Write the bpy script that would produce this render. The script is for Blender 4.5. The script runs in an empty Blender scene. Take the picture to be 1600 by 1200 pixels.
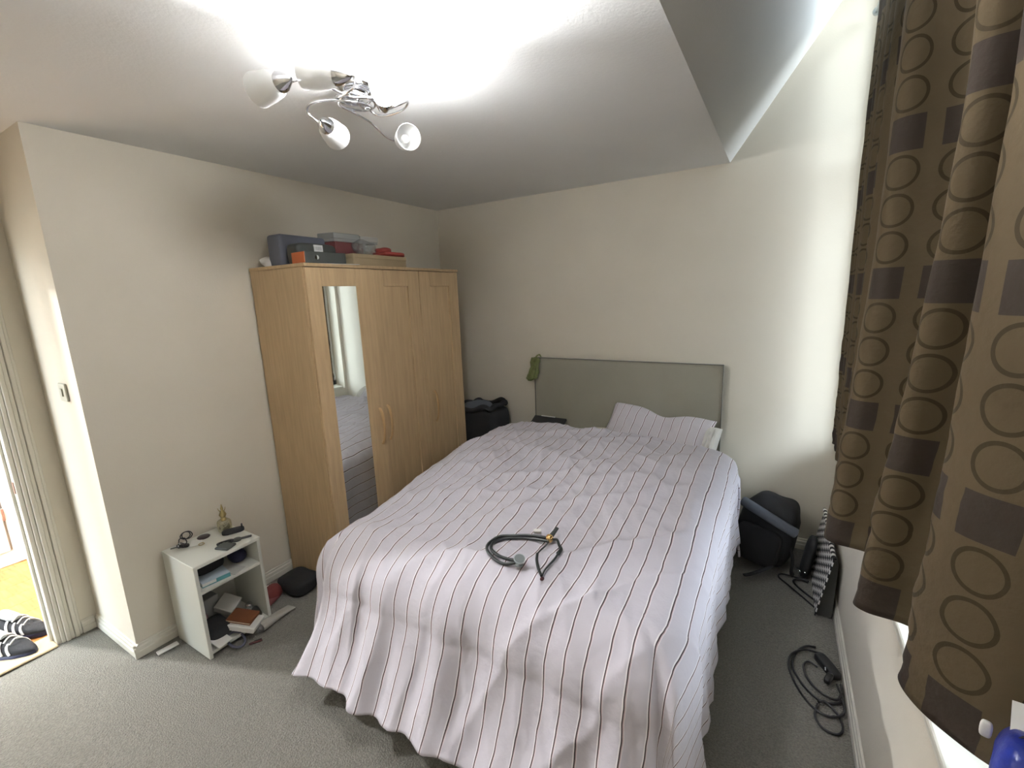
import bpy, bmesh, math, random
from mathutils import Vector, Matrix, noise
from mathutils.bvhtree import BVHTree
random.seed(7)
SC = bpy.context.scene
COL = SC.collection
pi = math.pi
R = math.radians

# ------------------------------------------------------------------ camera, world, exposure
def camera():
    cd = bpy.data.cameras.new('camera')
    cd.sensor_width = 36.0
    cd.lens = 705.04 / 1600 * 36
    cd.clip_start = 0.02
    co = bpy.data.objects.new('camera', cd)
    COL.objects.link(co)
    yaw, pitch, roll = 0.538986, -0.193990, -0.038105
    fwd = Vector((-math.sin(yaw) * math.cos(pitch), math.cos(yaw) * math.cos(pitch), math.sin(pitch)))
    right = Vector((math.cos(yaw), math.sin(yaw), 0))
    up = right.cross(fwd)
    r = right * math.cos(roll) + up * math.sin(roll)
    u = -right * math.sin(roll) + up * math.cos(roll)
    m = Matrix((r, u, -fwd)).transposed().to_4x4()
    m.translation = Vector((0, 0, 1.695))
    co.matrix_world = m
    SC.camera = co
camera()

w = bpy.data.worlds.new('overcast_sky')
SC.world = w
w.use_nodes = True
wt = w.node_tree
bg = wt.nodes['Background']
bg.inputs[1].default_value = 7.5
tc = wt.nodes.new('ShaderNodeTexCoord')
sz = wt.nodes.new('ShaderNodeSeparateXYZ')
wt.links.new(tc.outputs['Generated'], sz.inputs[0])
wr_ = wt.nodes.new('ShaderNodeValToRGB')          # grey ground below the horizon, even overcast above
wr_.color_ramp.elements[0].position = 0.0
wr_.color_ramp.elements[0].color = (0.22, 0.23, 0.22, 1)
wr_.color_ramp.elements[1].position = 0.02
wr_.color_ramp.elements[1].color = (0.78, 0.90, 1.0, 1)
wt.links.new(sz.outputs[2], wr_.inputs[0])
wt.links.new(wr_.outputs[0], bg.inputs[0])
SC.view_settings.view_transform = 'Standard'
SC.view_settings.look = 'None'
SC.view_settings.gamma = 1
SC.view_settings.use_curve_mapping = False
SC.view_settings.exposure = 1.4
BULB_W, HALL_W = 66.0, 115.0

# daylight portal: guides sky sampling through the window opening, gives off nothing of its own
pd = bpy.data.lights.new('window_portal', 'AREA')
pd.shape = 'RECTANGLE'
pd.size = 2.66
pd.size_y = 2.72
pd.cycles.is_portal = True
po = bpy.data.objects.new('window_portal', pd)
COL.objects.link(po)
po.matrix_world = Matrix.Translation((0.625, 1.858, 2.04)) @ Matrix.Rotation(R(90), 4, 'Y')

# ------------------------------------------------------------------ materials
MATS = {}
def mat(name, col, rough=0.6, metal=0.0, var=0.0, vscale=20, bump=0.0, bscale=200, spec=0.5, trans=0.0,
        stretch=None, alpha=1.0, emit=None, estr=0.0, detail=4, col2=None, sheen=0.0):
    m = bpy.data.materials.new(name)
    m.use_nodes = True
    nt = m.node_tree
    b = nt.nodes['Principled BSDF']
    c = (*col, 1)
    b.inputs['Base Color'].default_value = c
    b.inputs['Roughness'].default_value = rough
    b.inputs['Metallic'].default_value = metal
    b.inputs['Specular IOR Level'].default_value = spec
    b.inputs['Transmission Weight'].default_value = trans
    b.inputs['Alpha'].default_value = alpha
    b.inputs['Sheen Weight'].default_value = sheen
    if emit:
        b.inputs['Emission Color'].default_value = (*emit, 1)
        b.inputs['Emission Strength'].default_value = estr
    co = nt.nodes.new('ShaderNodeTexCoord')
    src = co.outputs['Object']
    if stretch:
        mp = nt.nodes.new('ShaderNodeMapping')
        mp.inputs['Scale'].default_value = stretch
        nt.links.new(src, mp.inputs[0])
        src = mp.outputs[0]
    if var > 0 or col2:
        n = nt.nodes.new('ShaderNodeTexNoise')
        n.inputs['Scale'].default_value = vscale
        n.inputs['Detail'].default_value = detail
        nt.links.new(src, n.inputs['Vector'])
        r = nt.nodes.new('ShaderNodeValToRGB')
        r.color_ramp.elements[0].position = 0.3
        r.color_ramp.elements[1].position = 0.7
        r.color_ramp.elements[0].color = (*[x * (1 - var) for x in col], 1)
        r.color_ramp.elements[1].color = (*(col2 if col2 else [min(1, x * (1 + var)) for x in col]), 1)
        nt.links.new(n.outputs['Fac'], r.inputs[0])
        nt.links.new(r.outputs[0], b.inputs['Base Color'])
    if bump > 0:
        n2 = nt.nodes.new('ShaderNodeTexNoise')
        n2.inputs['Scale'].default_value = bscale
        n2.inputs['Detail'].default_value = 4
        nt.links.new(co.outputs['Object'], n2.inputs['Vector'])
        bp = nt.nodes.new('ShaderNodeBump')
        bp.inputs['Strength'].default_value = bump
        bp.inputs['Distance'].default_value = 0.01
        nt.links.new(n2.outputs['Fac'], bp.inputs['Height'])
        nt.links.new(bp.outputs[0], b.inputs['Normal'])
    MATS[name] = m
    return m

def math_node(nt, op, a, b=None, c=None):
    n = nt.nodes.new('ShaderNodeMath')
    n.operation = op
    for i, v in enumerate((a, b, c)):
        if v is None:
            continue
        if isinstance(v, (int, float)):
            n.inputs[i].default_value = v
        else:
            nt.links.new(v, n.inputs[i])
    return n.outputs[0]

def mix_col(nt, fac, c1, c2):
    n = nt.nodes.new('ShaderNodeMix')
    n.data_type = 'RGBA'
    nt.links.new(fac, n.inputs[0])
    for idx, c in ((6, c1), (7, c2)):
        if isinstance(c, tuple):
            n.inputs[idx].default_value = (*c, 1)
        else:
            nt.links.new(c, n.inputs[idx])
    return n.outputs[2]

def band(nt, v, centre, half):          # 1 where |v - centre| < half
    d = math_node(nt, 'ABSOLUTE', math_node(nt, 'SUBTRACT', v, centre))
    return math_node(nt, 'LESS_THAN', d, half)

def stripe_mat(name, base, pitch):
    m = mat(name, base, rough=0.85, spec=0.2, bump=0.45, bscale=26)
    nt = m.node_tree
    b = nt.nodes['Principled BSDF']
    b.inputs['Sheen Weight'].default_value = 0.15
    uv = nt.nodes.new('ShaderNodeUVMap')
    sp = nt.nodes.new('ShaderNodeSeparateXYZ')
    nt.links.new(uv.outputs[0], sp.inputs[0])
    n = nt.nodes.new('ShaderNodeTexNoise')
    n.inputs['Scale'].default_value = 9
    nt.links.new(uv.outputs[0], n.inputs['Vector'])
    wob = math_node(nt, 'MULTIPLY', math_node(nt, 'SUBTRACT', n.outputs['Fac'], 0.5), 0.012)
    u = math_node(nt, 'ADD', sp.outputs[0], wob)
    f = math_node(nt, 'FRACT', math_node(nt, 'DIVIDE', u, pitch))
    line = band(nt, f, 0.5, 0.027)
    halo = band(nt, f, 0.5, 0.085)
    red = band(nt, f, 0.52, 0.044)
    n3 = nt.nodes.new('ShaderNodeTexNoise')
    n3.inputs['Scale'].default_value = 4
    nt.links.new(uv.outputs[0], n3.inputs['Vector'])
    c0 = mix_col(nt, n3.outputs['Fac'], tuple(x * 0.97 for x in base), tuple(min(1, x * 1.03) for x in base))
    c1 = mix_col(nt, halo, c0, (0.78, 0.75, 0.77))
    c2 = mix_col(nt, red, c1, (0.48, 0.36, 0.38))
    c3 = mix_col(nt, line, c2, (0.045, 0.03, 0.035))
    nt.links.new(c3, b.inputs['Base Color'])
    return m

def curtain_mat():
    m = mat('curtain_fabric', (0.2, 0.15, 0.09), rough=0.8, spec=0.25, bump=0.3, bscale=45)
    nt = m.node_tree
    b = nt.nodes['Principled BSDF']
    uv = nt.nodes.new('ShaderNodeUVMap')
    sp = nt.nodes.new('ShaderNodeSeparateXYZ')
    nt.links.new(uv.outputs[0], sp.inputs[0])
    P, Q = 0.135, 0.105
    fx = math_node(nt, 'FRACT', math_node(nt, 'DIVIDE', sp.outputs[0], P))
    rowv = math_node(nt, 'DIVIDE', math_node(nt, 'SUBTRACT', sp.outputs[1], 0.795), Q)
    fy = math_node(nt, 'FRACT', rowv)
    row = math_node(nt, 'FLOOR', rowv)
    rm = math_node(nt, 'MODULO', math_node(nt, 'ADD', row, 400), 4)
    issq = math_node(nt, 'LESS_THAN', rm, 0.5)
    dx = math_node(nt, 'MULTIPLY', math_node(nt, 'SUBTRACT', fx, 0.5), P)
    dy = math_node(nt, 'MULTIPLY', math_node(nt, 'SUBTRACT', fy, 0.5), Q)
    rr = math_node(nt, 'SQRT', math_node(nt, 'ADD', math_node(nt, 'MULTIPLY', dx, dx), math_node(nt, 'MULTIPLY', dy, dy)))
    ring = band(nt, rr, 0.0435, 0.0043)
    disc = math_node(nt, 'LESS_THAN', rr, 0.040)
    mx = math_node(nt, 'MAXIMUM', math_node(nt, 'ABSOLUTE', dx), math_node(nt, 'ABSOLUTE', dy))
    sq = math_node(nt, 'LESS_THAN', mx, 0.047)
    sqm = math_node(nt, 'MULTIPLY', sq, issq)
    notsq = math_node(nt, 'SUBTRACT', 1.0, issq)
    ringm = math_node(nt, 'MULTIPLY', ring, notsq)
    discm = math_node(nt, 'MULTIPLY', disc, notsq)
    n = nt.nodes.new('ShaderNodeTexNoise')
    n.inputs['Scale'].default_value = 6
    nt.links.new(uv.outputs[0], n.inputs['Vector'])
    base = mix_col(nt, n.outputs['Fac'], (0.088, 0.063, 0.034), (0.106, 0.077, 0.042))
    c1 = mix_col(nt, discm, base, (0.091, 0.065, 0.034))
    c2 = mix_col(nt, ringm, c1, (0.044, 0.030, 0.013))
    c3 = mix_col(nt, sqm, c2, (0.042, 0.030, 0.022))
    nt.links.new(c3, b.inputs['Base Color'])
    tr = nt.nodes.new('ShaderNodeBsdfTranslucent')
    nt.links.new(c3, tr.inputs[0])
    mx2 = nt.nodes.new('ShaderNodeMixShader')
    mx2.inputs[0].default_value = 0.12
    out = nt.nodes['Material Output']
    nt.links.new(b.outputs[0], mx2.inputs[1])
    nt.links.new(tr.outputs[0], mx2.inputs[2])
    nt.links.new(mx2.outputs[0], out.inputs[0])
    return m

def checker_mat(name, scale, a=(0.75, 0.73, 0.7), c=(0.012, 0.012, 0.014)):
    m = mat(name, a, rough=0.8)
    nt = m.node_tree
    uv = nt.nodes.new('ShaderNodeUVMap')
    ch = nt.nodes.new('ShaderNodeTexChecker')
    ch.inputs['Scale'].default_value = scale
    ch.inputs[1].default_value = (*a, 1)
    ch.inputs[2].default_value = (*c, 1)
    nt.links.new(uv.outputs[0], ch.inputs[0])
    nt.links.new(ch.outputs[0], nt.nodes['Principled BSDF'].inputs['Base Color'])
    return m

def barcode_mat():
    m = mat('barcode_label', (0.8, 0.8, 0.8), rough=0.6)
    nt = m.node_tree
    co = nt.nodes.new('ShaderNodeTexCoord')
    sp = nt.nodes.new('ShaderNodeSeparateXYZ')
    nt.links.new(co.outputs['Generated'], sp.inputs[0])
    a = math_node(nt, 'GREATER_THAN', math_node(nt, 'SINE', math_node(nt, 'MULTIPLY', sp.outputs[1], 70)), 0.2)
    b_ = math_node(nt, 'GREATER_THAN', math_node(nt, 'SINE', math_node(nt, 'MULTIPLY', sp.outputs[1], 113)), -0.2)
    z = band(nt, sp.outputs[2], 0.5, 0.22)
    y = band(nt, sp.outputs[1], 0.5, 0.38)
    f = math_node(nt, 'MULTIPLY', math_node(nt, 'MULTIPLY', a, b_), math_node(nt, 'MULTIPLY', z, y))
    nt.links.new(mix_col(nt, f, (0.8, 0.8, 0.8), (0.03, 0.03, 0.03)), nt.nodes['Principled BSDF'].inputs['Base Color'])
    return m

def pane_mat():
    m = bpy.data.materials.new('window_glass')
    m.use_nodes = True
    nt = m.node_tree
    nt.nodes.clear()
    out = nt.nodes.new('ShaderNodeOutputMaterial')
    t = nt.nodes.new('ShaderNodeBsdfTransparent')
    g = nt.nodes.new('ShaderNodeBsdfGlossy')
    g.inputs['Roughness'].default_value = 0.02
    fr = nt.nodes.new('ShaderNodeFresnel')
    fr.inputs[0].default_value = 1.3
    mx = nt.nodes.new('ShaderNodeMixShader')
    nt.links.new(fr.outputs[0], mx.inputs[0])
    nt.links.new(t.outputs[0], mx.inputs[1])
    nt.links.new(g.outputs[0], mx.inputs[2])
    nt.links.new(mx.outputs[0], out.inputs[0])
    return m

def clear_mat(name, tint, gloss=0.25):
    m = bpy.data.materials.new(name)
    m.use_nodes = True
    nt = m.node_tree
    nt.nodes.clear()
    out = nt.nodes.new('ShaderNodeOutputMaterial')
    t = nt.nodes.new('ShaderNodeBsdfTransparent')
    t.inputs[0].default_value = (*tint, 1)
    g = nt.nodes.new('ShaderNodeBsdfGlossy')
    g.inputs['Roughness'].default_value = 0.12
    d = nt.nodes.new('ShaderNodeBsdfDiffuse')
    d.inputs[0].default_value = (*tint, 1)
    mx0 = nt.nodes.new('ShaderNodeMixShader')
    mx0.inputs[0].default_value = 0.35
    nt.links.new(g.outputs[0], mx0.inputs[1])
    nt.links.new(d.outputs[0], mx0.inputs[2])
    mx = nt.nodes.new('ShaderNodeMixShader')
    mx.inputs[0].default_value = gloss
    nt.links.new(t.outputs[0], mx.inputs[1])
    nt.links.new(mx0.outputs[0], mx.inputs[2])
    nt.links.new(mx.outputs[0], out.inputs[0])
    return m

WALL = mat('wall_paint_cream', (0.665, 0.615, 0.52), 0.9, var=0.02, vscale=3, bump=0.06, bscale=120, spec=0.2)
CEIL = mat('ceiling_paint', (0.76, 0.76, 0.745), 0.95, var=0.02, vscale=2, bump=0.08, bscale=90, spec=0.15)
HALLW = mat('hall_paint', (0.72, 0.68, 0.62), 0.9, bump=0.05, bscale=120, spec=0.2)
GLOSSW = mat('gloss_white_paint', (0.66, 0.63, 0.55), 0.35, bump=0.03, bscale=60)
CARPET = mat('carpet', (0.200, 0.190, 0.163), 1.0, var=0.22, vscale=150, bump=1.0, bscale=170, spec=0.05, sheen=0.2)
OAK = mat('oak_veneer', (0.50, 0.355, 0.20), 0.45, var=0.10, vscale=6, stretch=(9, 9, 0.7), bump=0.02, bscale=300)
OAKD = mat('oak_handle', (0.44, 0.28, 0.12), 0.4, var=0.1, vscale=6, stretch=(9, 9, 0.7))
MIRROR = mat('mirror_glass', (0.88, 0.92, 0.90), 0.015, metal=1.0)
CHROME = mat('chrome', (0.75, 0.76, 0.78), 0.12, metal=1.0)
GOLD = mat('brass_metal', (0.75, 0.5, 0.2), 0.2, metal=1.0)
STEEL = mat('brushed_steel', (0.42, 0.46, 0.46), 0.35, metal=0.8)
FROST = mat('frosted_glass', (0.85, 0.85, 0.83), 0.4, spec=0.5, alpha=0.72)
LITGL = mat('lit_frosted_glass', (0.9, 0.9, 0.88), 0.4, emit=(0.97, 0.98, 1.0), estr=125)
BULBLIT = mat('lit_bulb', (1, 1, 1), 0.4, emit=(1, 0.95, 0.86), estr=60)
STRIPE = stripe_mat('striped_cotton', (0.56, 0.53, 0.585), 0.066)
STRIPEP = stripe_mat('striped_pillowcase', (0.53, 0.49, 0.52), 0.060)
CURT = curtain_mat()
HEADB = mat('grey_headboard_fabric', (0.285, 0.27, 0.215), 0.75, var=0.07, vscale=2.5, bump=0.1, bscale=400, sheen=0.3)
PIPING = mat('headboard_piping', (0.13, 0.125, 0.105), 0.8)
SHEET = mat('white_sheet', (0.66, 0.64, 0.60), 0.85, bump=0.1, bscale=30)
CREAM = mat('cream_cotton', (0.58, 0.53, 0.42), 0.85, bump=0.1, bscale=40)
BLACK = mat('black_fabric', (0.012, 0.012, 0.014), 0.85, var=0.2, vscale=12, bump=0.2, bscale=120)
BLACKP = mat('black_plastic', (0.013, 0.013, 0.015), 0.35)
RUBBER = mat('dark_rubber', (0.018, 0.022, 0.022), 0.4)
GREYF = mat('slate_padding', (0.085, 0.095, 0.115), 0.8, bump=0.15, bscale=150)
WHITEB = mat('white_laminate', (0.60, 0.60, 0.54), 0.5, var=0.02, vscale=3)
PAPER = mat('white_paper', (0.72, 0.71, 0.68), 0.8)
CARD = mat('cardboard', (0.36, 0.28, 0.17), 0.8, var=0.06, vscale=10)
BLUEG = mat('blue_grey_vinyl', (0.13, 0.14, 0.18), 0.6, var=0.1, vscale=8, bump=0.1, bscale=60)
DKGREY = mat('dark_grey_plastic', (0.06, 0.065, 0.06), 0.55)
ORANGE = mat('orange_card', (0.50, 0.13, 0.04), 0.6)
MAROON = mat('maroon_card', (0.20, 0.06, 0.06), 0.6, var=0.1, vscale=10)
REDC = mat('red_nylon', (0.30, 0.045, 0.035), 0.6, bump=0.3, bscale=40)
GREYBOX = mat('grey_card', (0.33, 0.34, 0.33), 0.7, var=0.05, vscale=5)
GREYLT = mat('pale_grey_card', (0.48, 0.47, 0.44), 0.7)
GREENC = mat('olive_cloth', (0.13, 0.145, 0.045), 0.75, var=0.25, vscale=40, bump=0.3, bscale=60)
BROWN = mat('brown_leather', (0.16, 0.055, 0.022), 0.5, var=0.1, vscale=30)
BLUE = mat('blue_plastic_film', (0.015, 0.03, 0.28), 0.3, var=0.3, vscale=12, bump=0.5, bscale=20)
NAVY = mat('navy_rubber', (0.015, 0.02, 0.06), 0.6)
NAVYC = mat('navy_cloth', (0.02, 0.022, 0.06), 0.8)
TEAL = mat('teal_card', (0.10, 0.30, 0.32), 0.6)
PALEBL = mat('pale_blue_card', (0.52, 0.60, 0.66), 0.6)
PERF = clear_mat('perfume_glass', (0.80, 0.78, 0.62), 0.35)
CLEAR = clear_mat('clear_plastic', (0.82, 0.84, 0.84), 0.3)
ANTGOLD = mat('antique_gold', (0.42, 0.34, 0.16), 0.3, metal=0.9)
LAMIN = mat('orange_laminate', (0.36, 0.145, 0.035), 0.35, var=0.25, vscale=5, stretch=(1.2, 10, 1), col2=(0.50, 0.23, 0.07))
THRESH = mat('threshold_wood', (0.45, 0.36, 0.22), 0.5)
CHK1 = checker_mat('checker_cloth', 45)
CHK2 = checker_mat('checker_trim', 44)
BARC = barcode_mat()
PANE = pane_mat()
TUBEW = mat('grey_white_plastic', (0.40, 0.38, 0.34), 0.5)
MAUVE = mat('mauve_packaging', (0.23, 0.15, 0.15), 0.6)
REDD = mat('dark_red_cloth', (0.14, 0.025, 0.022), 0.8, bump=0.2, bscale=60)
REDTIP = mat('dark_red_rubber', (0.06, 0.008, 0.012), 0.45)
UPVC = mat('window_upvc', (0.8, 0.82, 0.82), 0.35)
HINGE = mat('hinge_metal', (0.35, 0.22, 0.18), 0.4, metal=0.7)
SWITCHM = mat('switch_plate', (0.45, 0.44, 0.36), 0.45)

# ------------------------------------------------------------------ mesh helpers
def obj(name, bm, m, parent=None, smooth=False, loc=None, rot=None):
    me = bpy.data.meshes.new(name)
    bm.normal_update()
    bm.to_mesh(me)
    bm.free()
    me.materials.append(m)
    if smooth:
        me.polygons.foreach_set('use_smooth', [True] * len(me.polygons))
        me.set_sharp_from_angle(angle=R(48))
    o = bpy.data.objects.new(name, me)
    COL.objects.link(o)
    if parent:
        o.parent = parent
    if loc:
        o.location = loc
    if rot:
        o.rotation_euler = rot
    return o

def tag(o, label, cat, group=None):
    o['label'] = label
    o['category'] = cat
    if group:
        o['group'] = group
    return o

def thing(name, label, cat, loc=(0, 0, 0), rot=(0, 0, 0), group=None):
    o = bpy.data.objects.new(name, None)
    o.empty_display_size = 0.05
    COL.objects.link(o)
    o.location = loc
    o.rotation_euler = rot
    return tag(o, label, cat, group)

def struct(name, bm, m, parent=None, smooth=False, label=None):
    o = obj(name, bm, m, parent, smooth)
    if not parent:
        o['kind'] = 'structure'
    if label:
        o['label'] = label
    return o

def nb():
    return bmesh.new()

def bx(bm, lo, hi, bev=0.0, mtx=None, seg=1):
    lo, hi = Vector(lo), Vector(hi)
    c = (lo + hi) / 2
    s = hi - lo
    r = bmesh.ops.create_cube(bm, size=1, matrix=Matrix.Translation(c) @ Matrix.Diagonal((abs(s.x), abs(s.y), abs(s.z), 1)))
    vs = r['verts']
    if bev > 0:
        es = list({e for v in vs for e in v.link_edges})
        rb = bmesh.ops.bevel(bm, geom=es, offset=bev, segments=seg, profile=0.5, affect='EDGES')
        vs = list({v for f in rb['faces'] for v in f.verts} | {v for v in vs if v.is_valid})
    if mtx:
        bmesh.ops.transform(bm, matrix=mtx, verts=vs)
    return bm

def box(lo, hi, bev=0.0, mtx=None, seg=1):
    return bx(nb(), lo, hi, bev, mtx, seg)

def smooth_path(pts, n=6, closed=False):
    pts = [Vector(p) for p in pts]
    out = []
    N = len(pts)
    rng = range(N if closed else N - 1)
    for i in rng:
        if closed:
            p0, p1, p2, p3 = pts[i - 1], pts[i], pts[(i + 1) % N], pts[(i + 2) % N]
        else:
            p0 = pts[i - 1] if i else pts[0] * 2 - pts[1]
            p1, p2 = pts[i], pts[i + 1]
            p3 = pts[i + 2] if i + 2 < N else pts[-1] * 2 - pts[-2]
        for k in range(n):
            t = k / n
            out.append(0.5 * ((2 * p1) + (p2 - p0) * t + (2 * p0 - 5 * p1 + 4 * p2 - p3) * t * t + (3 * p1 - p0 - 3 * p2 + p3) * t ** 3))
    if not closed:
        out.append(pts[-1])
    return out

def tube(bm, pts, rad, sides=8, n=6, closed=False, sx=1.0, sy=1.0):
    P = smooth_path(pts, n, closed) if n > 1 else [Vector(p) for p in pts]
    N = len(P)
    rings = []
    ref = None
    for i, p in enumerate(P):
        if closed:
            t = (P[(i + 1) % N] - P[i - 1]).normalized()
        else:
            t = (P[min(i + 1, N - 1)] - P[max(i - 1, 0)]).normalized()
        if ref is None:
            ref = Vector((0, 0, 1)) if abs(t.z) < 0.9 else Vector((1, 0, 0))
        a = (ref - t * ref.dot(t)).normalized()
        ref = a
        b = t.cross(a)
        rr = rad(i / max(1, N - 1)) if callable(rad) else rad
        rings.append([bm.verts.new(p + (a * math.cos(2 * pi * k / sides) * sx + b * math.sin(2 * pi * k / sides) * sy) * rr) for k in range(sides)])
    for i in range(N if closed else N - 1):
        A, B = rings[i], rings[(i + 1) % N]
        for k in range(sides):
            bm.faces.new((A[k], A[(k + 1) % sides], B[(k + 1) % sides], B[k]))
    if not closed:
        bm.faces.new(rings[0][::-1])
        bm.faces.new(rings[-1])
    return bm

def lathe(bm, prof, sides=24, mtx=None):
    rings = []
    for r, z in prof:
        rings.append([bm.verts.new((max(r, 1e-5) * math.cos(2 * pi * k / sides), max(r, 1e-5) * math.sin(2 * pi * k / sides), z)) for k in range(sides)])
    for A, B in zip(rings, rings[1:]):
        for k in range(sides):
            bm.faces.new((A[k], A[(k + 1) % sides], B[(k + 1) % sides], B[k]))
    if mtx:
        bmesh.ops.transform(bm, matrix=mtx, verts=[v for g in rings for v in g])
    return bm

def aim(pos, d):
    d = Vector(d).normalized()
    return Matrix.Translation(pos) @ d.to_track_quat('Z', 'Y').to_matrix().to_4x4()

def sgn(v, e):
    return math.copysign(abs(v) ** e, v)

def soft(size, e1=0.4, e2=0.4, nu=40, nv=22, wob=0.0, ws=6.0, mtx=None, fn=None, seed=0):
    bm = nb()
    rows = []
    for j in range(nv + 1):
        ph = -pi / 2 + pi * j / nv
        row = []
        for i in range(nu):
            th = 2 * pi * i / nu
            p = Vector((size[0] / 2 * sgn(math.cos(ph), e1) * sgn(math.cos(th), e2),
                        size[1] / 2 * sgn(math.cos(ph), e1) * sgn(math.sin(th), e2),
                        size[2] / 2 * sgn(math.sin(ph), e1)))
            if fn:
                p = fn(p)
            if wob:
                q = p * ws + Vector((seed * 3.1, seed, 0))
                p = p + p.normalized() * wob * noise.noise(q)
            row.append(bm.verts.new(p))
        rows.append(row)
    for A, B in zip(rows, rows[1:]):
        for i in range(nu):
            bm.faces.new((A[i], A[(i + 1) % nu], B[(i + 1) % nu], B[i]))
    bmesh.ops.remove_doubles(bm, verts=bm.verts, dist=1e-5)
    if mtx:
        bmesh.ops.transform(bm, matrix=mtx, verts=bm.verts)
    return bm

def grid(nu, nv, fn, uvfn=None, closed_u=False):
    bm = nb()
    uvl = bm.loops.layers.uv.new('UVMap')
    V = [[bm.verts.new(fn(i / nu, j / nv)) for i in range(nu + 1)] for j in range(nv + 1)]
    for j in range(nv):
        for i in range(nu):
            f = bm.faces.new((V[j][i], V[j][i + 1], V[j + 1][i + 1], V[j + 1][i]))
            for l, (a, b) in zip(f.loops, ((i, j), (i + 1, j), (i + 1, j + 1), (i, j + 1))):
                l[uvl].uv = uvfn(a / nu, b / nv) if uvfn else (a / nu, b / nv)
    return bm

def ss(a, b, x):
    t = max(0.0, min(1.0, (x - a) / (b - a)))
    return t * t * (3 - 2 * t)

def Rz(a):
    return Matrix.Rotation(a, 4, 'Z')
def Rx(a):
    return Matrix.Rotation(a, 4, 'X')
def Ry(a):
    return Matrix.Rotation(a, 4, 'Y')
def Tr(*p):
    return Matrix.Translation(p)

# ------------------------------------------------------------------ the room
XL, XR, YB, YR, H = -2.64, 0.35, 3.25, -1.3, 2.44
XD = -3.13            # wall with the doorway
XE, SL = -0.33, 1.42  # ceiling edge, rise of the sloped part
ZT = H + (XR - XE) * SL
fbm = nb()
fbm = grid(60, 80, lambda u, v: Vector((XD + u * (XR + 0.25 - XD), YR + v * (YB - YR), 0.004 * noise.noise(Vector((u * 9, v * 13, 0))) - 0.002)))
struct('floor', fbm, CARPET, smooth=True, label='worn grey-beige bedroom carpet')
struct('wall_left', box((XD, 0.70, 0), (XL, YB, H)), WALL, label='cream wall behind the wardrobe')
struct('wall_back', box((XL - 0.5, YB, -0.05), (0.8, YB + 0.12, 3.7)), WALL, label='cream wall behind the headboard')
struct('wall_rear', box((-3.3, YR - 0.1, -0.05), (0.8, YR, 3.7)), WALL, label='cream wall behind the camera')
bm = nb()
bx(bm, (XR, YR, -0.05), (0.62, YB, 0.695))
bx(bm, (XR, YR, 3.375), (0.62, YB, 3.7))
bx(bm, (XR, YR, 0.695), (0.62, 0.50, 3.375))
bx(bm, (XR, 3.215, 0.695), (0.62, YB, 3.375))
struct('wall_right', bm, WALL, label='cream wall under and around the window')
bm = nb()
bx(bm, (XD - 0.1, YR, 0), (XD, -0.30, H))
bx(bm, (XD - 0.1, 0.545, 0), (XD, 0.70, H))
bx(bm, (XD - 0.1, -0.30, 2.02), (XD, 0.545, H))
struct('wall_doorway', bm, WALL, label='cream wall pierced by the doorway')
struct('ceiling', box((-4.6, YR, H), (XE, YB, H + 0.1)), CEIL, label='flat off-white ceiling')
bm = nb()
n = Vector((-SL, 0, 1)).normalized() * 0.1
q = [Vector((XE, YR, H)), Vector((XE, YB, H)), Vector((XR + 0.02, YB, ZT + 0.03)), Vector((XR + 0.02, YR, ZT + 0.03))]
vs = [bm.verts.new(p) for p in q] + [bm.verts.new(p + n) for p in q]
for f in ((0, 1, 2, 3), (7, 6, 5, 4), (0, 4, 5, 1), (1, 5, 6, 2), (2, 6, 7, 3), (3, 7, 4, 0)):
    bm.faces.new([vs[k] for k in f])
struct('ceiling_slope', bm, CEIL, label='sloped ceiling rising to the window head')

# baseboards: board with two small ridges
def baseboard(name, p0, p1, nrm):
    p0, p1, nrm = Vector(p0), Vector(p1), Vector(nrm)
    prof = [(0, 0), (0.016, 0), (0.016, 0.032), (0.012, 0.036), (0.012, 0.052), (0.007, 0.058), (0.007, 0.068), (0, 0.072)]
    b = nb()
    A = [b.verts.new(p0 + nrm * x + Vector((0, 0, z))) for x, z in prof]
    B = [b.verts.new(p1 + nrm * x + Vector((0, 0, z))) for x, z in prof]
    for k in range(len(prof)):
        b.faces.new((A[k], B[k], B[(k + 1) % len(prof)], A[(k + 1) % len(prof)]))
    b.faces.new(A[::-1]); b.faces.new(B)
    bmesh.ops.recalc_face_normals(b, faces=b.faces)
    struct(name, b, GLOSSW)
baseboard('baseboard_left', (XL - 0.002, 0.6845, 0), (XL, YB, 0), (1, 0, 0))
baseboard('baseboard_return', (XL + 0.0135, 0.702, 0), (XD, 0.70, 0), (0, -1, 0))
baseboard('baseboard_back', (XL, YB, 0), (XR, YB, 0), (0, -1, 0))
baseboard('baseboard_right', (XR, YR, 0), (XR, YB, 0), (-1, 0, 0))
baseboard('baseboard_doorway', (XD, 0.63, 0), (XD, 0.684, 0), (1, 0, 0))
baseboard('baseboard_rear', (XD, YR, 0), (XR, YR, 0), (0, 1, 0))

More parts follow.
